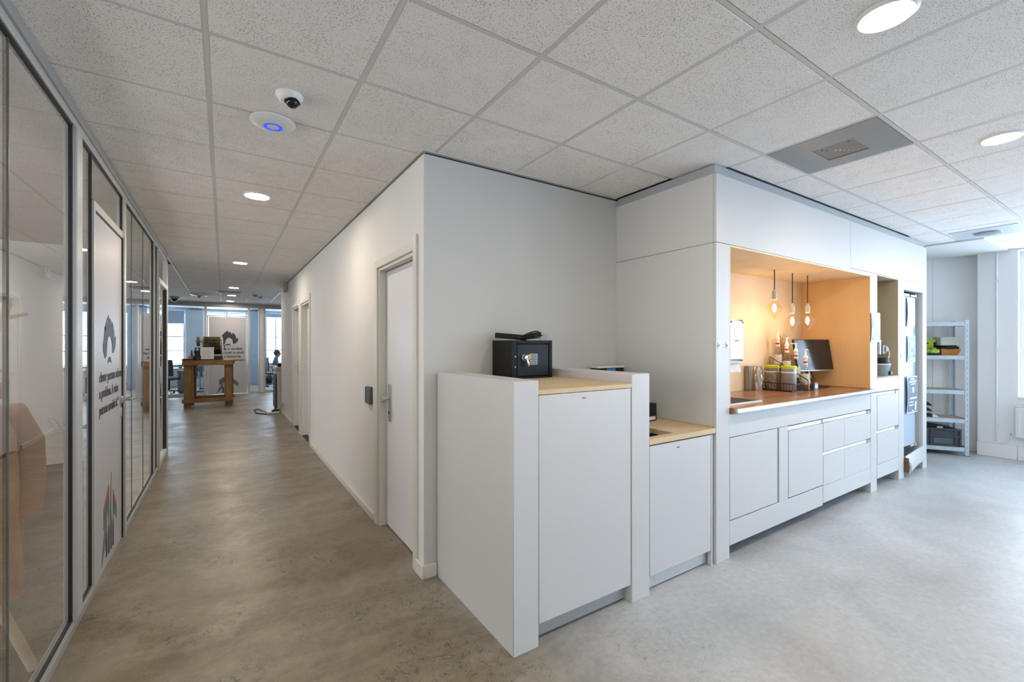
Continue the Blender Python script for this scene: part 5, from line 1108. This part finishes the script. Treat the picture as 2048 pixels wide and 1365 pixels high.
# ---------------- room beyond the far glass
M_DESK = mat('pale_desk', (0.55, 0.56, 0.57), 0.5); M_CHB = mat('black_mesh', (0.015, 0.017, 0.02), 0.7)
def desk(label, x0, x1, y0, y1, loc):
    t = thing('desk', label, 'desk', loc); bx('top', M_DESK, t, x0, x1, y0, y1, 0.71, 0.74, bev=0.003)
    for x in (x0+0.05, x1-0.09):
        for y in (y0+0.05, y1-0.09): bx('leg', M_ALUL, t, x, x+0.04, y, y+0.04, 0, 0.7095)
    return t
desk('pale desk behind the far glass, left of the printed door', -2.9, -0.72, 16.9, 17.7, (-1.8, 17.3, 0)); desk('desk in front of the seated person beyond the far glass', 1.88, 3.4, 16.9, 18.3, (2.7, 17.6, 0))
pd_ = thing('pedestal', 'slate grey drawer pedestal under the left far desk', 'drawer unit', (-1.0, 17.2, 0)); bx('body', mat('slate_pedestal', (0.20, 0.22, 0.25), 0.5), pd_, -1.18, -0.78, 16.95, 17.6, 0.02, 0.66, bev=0.004)
for k in range(3): bx('drawer', mat('slate_front', (0.24, 0.26, 0.29), 0.5), pd_, -1.175, -0.785, 16.93, 16.949, 0.04+0.21*k, 0.23+0.21*k, bev=0.003)
def chair(label, x, y, rz):
    t = thing('office_chair', label, 'chair', (0, 0, 0), 'black office chairs beyond the far glass')
    hub = B().cyl((0, 0, 0.10), (0, 0, 0.42), 0.03, seg=10).build('column', M_BLKP, t)
    for k in range(5):
        a = k*2*math.pi/5; c, s = math.cos(a), math.sin(a); B().tube([(0.03*c, 0.03*s, 0.11), (0.28*c, 0.28*s, 0.085)], [0.02, 0.014], 7).build('leg', M_BLKP, t)
        B().cyl((0.29*c-0.02*s, 0.29*s+0.02*c, 0.031), (0.29*c+0.02*s, 0.29*s-0.02*c, 0.031), 0.03, seg=10).build('caster', M_BLKP, t)
    B().box(-0.24, 0.24, -0.23, 0.23, 0.425, 0.49, bev=0.03, seg=2).build('seat', M_CHB, t)
    B().grid(lambda u, v: (-0.24+0.01*math.cos(3*u)-0.05*math.sin(math.pi*v)*0-0.03*(v-0.4)**2, -0.22+0.44*u-(0.06*(u-0.5)*v), 0.54+0.48*v), 8, 8, 0.03).build('backrest', M_CHB, t)
    B().tube([(-0.15, 0, 0.44), (-0.27, 0, 0.46), (-0.285, 0, 0.62)], 0.02, 7).build('back_bar', M_BLKP, t)
    for s in (-1, 1):
        B().tube([(0, 0.22*s, 0.46), (0, 0.29*s, 0.50), (0, 0.29*s, 0.66)], 0.014, 7).build('arm_post', M_BLKP, t); B().box(-0.12, 0.13, 0.29*s-0.035, 0.29*s+0.035, 0.66, 0.69, bev=0.01).build('armrest', M_BLKP, t)
    t.location = (x, y, 0); t.rotation_euler.z = rz; return t
chair('black office chair at the left desk beyond the far glass', -1.35, 16.45, R(70)); chair('black office chair under the person beyond the far glass', 1.49, 17.5, R(5))
lt = thing('laptop', 'closed dark laptop on the left far desk', 'laptop', (-1.55, 17.2, 0.74)); bx('base', M_BLKP, lt, -1.75, -1.42, 17.05, 17.28, 0.7405, 0.758, bev=0.003); bx('lid', mat('dark_blue_lid', (0.02, 0.03, 0.05), 0.4), lt, -1.75, -1.42, 17.05, 17.28, 0.7585, 0.768, bev=0.003)
mg = thing('mug', 'grey mug on the left far desk near its end', 'mug', (-1.12, 17.1, 0.74)); B().lathe([(0, 0), (0.045, 0), (0.048, 0.01), (0.048, 0.11), (0.042, 0.11), (0.04, 0.012), (0, 0.012)], (-1.12, 17.1, 0.7405), 16).build('cup', mat('grey_mug', (0.2, 0.22, 0.24), 0.4), mg); B().tube([(-1.072, 17.1, 0.83), (-1.04, 17.1, 0.82), (-1.04, 17.1, 0.78), (-1.072, 17.1, 0.77)], 0.007, 6).build('handle', mat('grey_mug', (0, 0, 0)), mg)
# hanging cable bundle and plant seen under the table
hp_ = thing('trailing_plant', 'dark trailing plant hanging beside a stand beyond the far glass', 'plant', (-0.60, 16.6, 0)); M_LEAF = mat('dark_green_leaf', (0.03, 0.07, 0.045), 0.6)
B().lathe([(0, 0), (0.13, 0), (0.13, 0.02), (0.015, 0.03), (0.015, 0.62), (0.12, 0.63), (0.14, 0.80), (0.12, 0.80), (0.11, 0.66), (0, 0.66)], (-0.60, 16.6, 0.001), 16).build('pot_stand', mat('blue_grey_plastic', (0, 0, 0)), hp_)
for k in range(9):
    a = k*0.7; c, s = math.cos(a), math.sin(a); r = 0.10+0.03*(k % 3); pts = [Vector((-0.60+0.06*c, 16.6+0.06*s, 0.78)), Vector((-0.60+r*1.4*c, 16.6+r*1.4*s, 0.82)), Vector((-0.60+r*1.7*c, 16.6+r*1.7*s, 0.6)), Vector((-0.60+r*1.6*c, 16.6+r*1.6*s, 0.35+0.05*(k % 4)))]
    st_ = B().tube(pts, 0.008, 5).build('vine', M_LEAF, hp_)
    b_ = B()
    for q in range(9): 
        f_ = q/8*3; i = min(int(f_), 2); p = pts[i].lerp(pts[i+1], f_-i); b_.ball(p+Vector((random.uniform(-.03, .03), random.uniform(-.03, .03), 0)), 0.04, (1, 0.6, 0.35), 6, 4)
    b_.build('leaf', M_LEAF, st_)['kind'] = 'stuff'
cbn = thing('cable_loop', 'loose dark cables looping below the desk beyond the far glass', 'cables', (-0.35, 16.3, 0))
for k in range(3): B().tube([(-0.60+0.12*math.cos(t*0.55)*(1+0.2*k)+0.28*t/10, 16.25+0.02*k, 0.009+(0.05+0.10*abs(math.sin(t*0.9+k)))*min(1, t/2)) for t in range(11)], 0.008, 6).build('cable', M_BLKP, cbn)
pf = thing('floor_box', 'blue low box on the floor behind the far glass', 'box', (-0.55, 16.15, 0)); bx('case', mat('mid_blue', (0.16, 0.26, 0.42), 0.5), pf, -0.75, -0.42, 16.0, 16.14, 0.001, 0.10, bev=0.005); bx('lid', mat('pale_blue', (0.4, 0.5, 0.62), 0.5), pf, -0.76, -0.41, 15.99, 16.15, 0.1005, 0.12, bev=0.003)
r2 = thing('radiator', 'white ribbed radiator under the window behind the seated person', 'radiator', (2.0, 19.4, 0.2)); bx('panel', M_RAD, r2, 1.30, 2.9, 19.40, 19.45, 0.20, 0.70, bev=0.005)
for k in range(26): bx('rib', M_RAD, r2, 1.33+0.06*k, 1.36+0.06*k, 19.385, 19.3995, 0.22, 0.68, bev=0.002)
bx('bracket', M_RAD, r2, 2.0, 2.05, 19.4505, 19.4995, 0.3, 0.6)
sp = thing('plant_pot', 'dark pot on the floor under the far radiator', 'pot', (1.45, 19.0, 0)); B().lathe([(0, 0), (0.09, 0), (0.12, 0.2), (0.10, 0.2), (0.09, 0.16), (0, 0.16)], (1.45, 19.05, 0.001), 14).build('pot', M_BLKP, sp); B().ball((1.45, 19.05, 0.24), 0.10, (1, 1, 0.8), 9, 6).build('leaf', M_LEAF, sp)

# seated person seen from behind past the wall end
def person(label, x, y, rz):
    t = thing('person', label, 'person', (0, 0, 0))
    V = {'pelvis': (0, 0, 0.56, .15), 'waist': (-0.01, 0, 0.72, .125), 'chest': (-0.01, 0, 0.92, .145), 'neck': (0.03, 0, 1.05, .055), 'head': (0.06, 0, 1.13, .075), 'crown': (0.055, 0, 1.22, .088)}
    E_ = [('pelvis', 'waist'), ('waist', 'chest'), ('chest', 'neck'), ('neck', 'head'), ('head', 'crown')]
    for s, n in ((1, 'l'), (-1, 'r')):
        V.update({n+'hip': (0.08, 0.10*s, 0.555, .085), n+'knee': (0.46, 0.13*s, 0.54, .06), n+'ankle': (0.50, 0.13*s, 0.10, .04), n+'toe': (0.66, 0.14*s, 0.045, .035), n+'sho': (-0.01, 0.19*s, 0.98, .06), n+'elb': (0.10, 0.25*s, 0.74, .045), n+'wri': (0.36, 0.17*s, 0.775, .028), n+'palm': (0.43, 0.155*s, 0.775, .026)})
        E_ += [('pelvis', n+'hip'), (n+'hip', n+'knee'), (n+'knee', n+'ankle'), (n+'ankle', n+'toe'), ('chest', n+'sho'), (n+'sho', n+'elb'), (n+'elb', n+'wri'), (n+'wri', n+'palm')]
        for k, (dy, L_) in enumerate(((-0.03, .07), (-0.011, .085), (0.009, .08), (0.028, .062))):
            V['%sf%d' % (n, k)] = (0.46, 0.155*s+dy, 0.778, .010); V['%sg%d' % (n, k)] = (0.46+L_*0.6, 0.155*s+dy*1.15, 0.78, .009); V['%sh%d' % (n, k)] = (0.46+L_, 0.155*s+dy*1.2, 0.765, .008)
            E_ += [(n+'palm', '%sf%d' % (n, k)), ('%sf%d' % (n, k), '%sg%d' % (n, k)), ('%sg%d' % (n, k), '%sh%d' % (n, k))]
        V[n+'t0'] = (0.42, 0.155*s-0.045*s, 0.772, .011); V[n+'t1'] = (0.455, 0.155*s-0.062*s, 0.765, .009); E_ += [(n+'palm', n+'t0'), (n+'t0', n+'t1')]
    ks = list(V); me = bpy.data.meshes.new('body'); me.from_pydata([V[k][:3] for k in ks], [(ks.index(a), ks.index(b)) for a, b in E_], [])
    o = bpy.data.objects.new('body', me); COL.objects.link(o); o.parent = t
    md = o.modifiers.new('skin', 'SKIN'); 
    for k, sv in zip(ks, me.skin_vertices[0].data): sv.radius = (V[k][3], V[k][3]); sv.use_root = (k == 'pelvis')
    sd = o.modifiers.new('sub', 'SUBSURF'); sd.levels = sd.render_levels = 1
    dg = bpy.context.evaluated_depsgraph_get(); dg.update(); nm = bpy.data.meshes.new_from_object(o.evaluated_get(dg)); o.modifiers.clear(); o.data = nm
    for p in nm.polygons: p.use_smooth = True
    skin = mat('skin', (0.45, 0.27, 0.19), 0.6); jean = mat('dark_jeans', (0.03, 0.04, 0.07), 0.8); shirt = mat('blue_shirt', (0.10, 0.26, 0.36), 0.8)
    nm.materials.clear()
    for m_ in (skin, shirt, jean): nm.materials.append(m_)
    for p in nm.polygons:
        c = p.center; p.material_index = 0 if (c.z > 1.05 or (c.x > 0.37 and c.z > 0.70)) else 2 if c.z < 0.63 else 1
    LOC[o.name] = (0, 0, 0)
    B().ball((0.045, 0, 1.205), 0.108, (1.0, 0.92, 1.0), 16, 11).build('hair', mat('brown_hair', (0.06, 0.032, 0.02), 0.7), t)
    hd_ = B().ball((0.085, 0, 1.165), 0.088, (0.9, 0.88, 1.18), 16, 11).build('face', skin, t)
    for s in (-1, 1): B().ball((0.158, 0.032*s, 1.185), 0.011).build('eye', M_DARK, hd_); B().ball((0.075, 0.08*s, 1.165), 0.024, (0.6, 0.4, 1.1)).build('ear', skin, hd_)
    B().cyl((0.155, 0, 1.185), (0.182, 0, 1.15), 0.008, 0.015, seg=8).build('nose', skin, hd_); B().box(0.148, 0.160, -0.022, 0.022, 1.112, 1.120, bev=0.002).build('mouth', mat('lips', (0.3, 0.12, 0.10), 0.6), hd_)
    t.location = (x, y, -0.03); t.rotation_euler.z = rz
person('seated person in a blue shirt with brown hair, turned to the desk', 1.52, 17.5, R(-3))
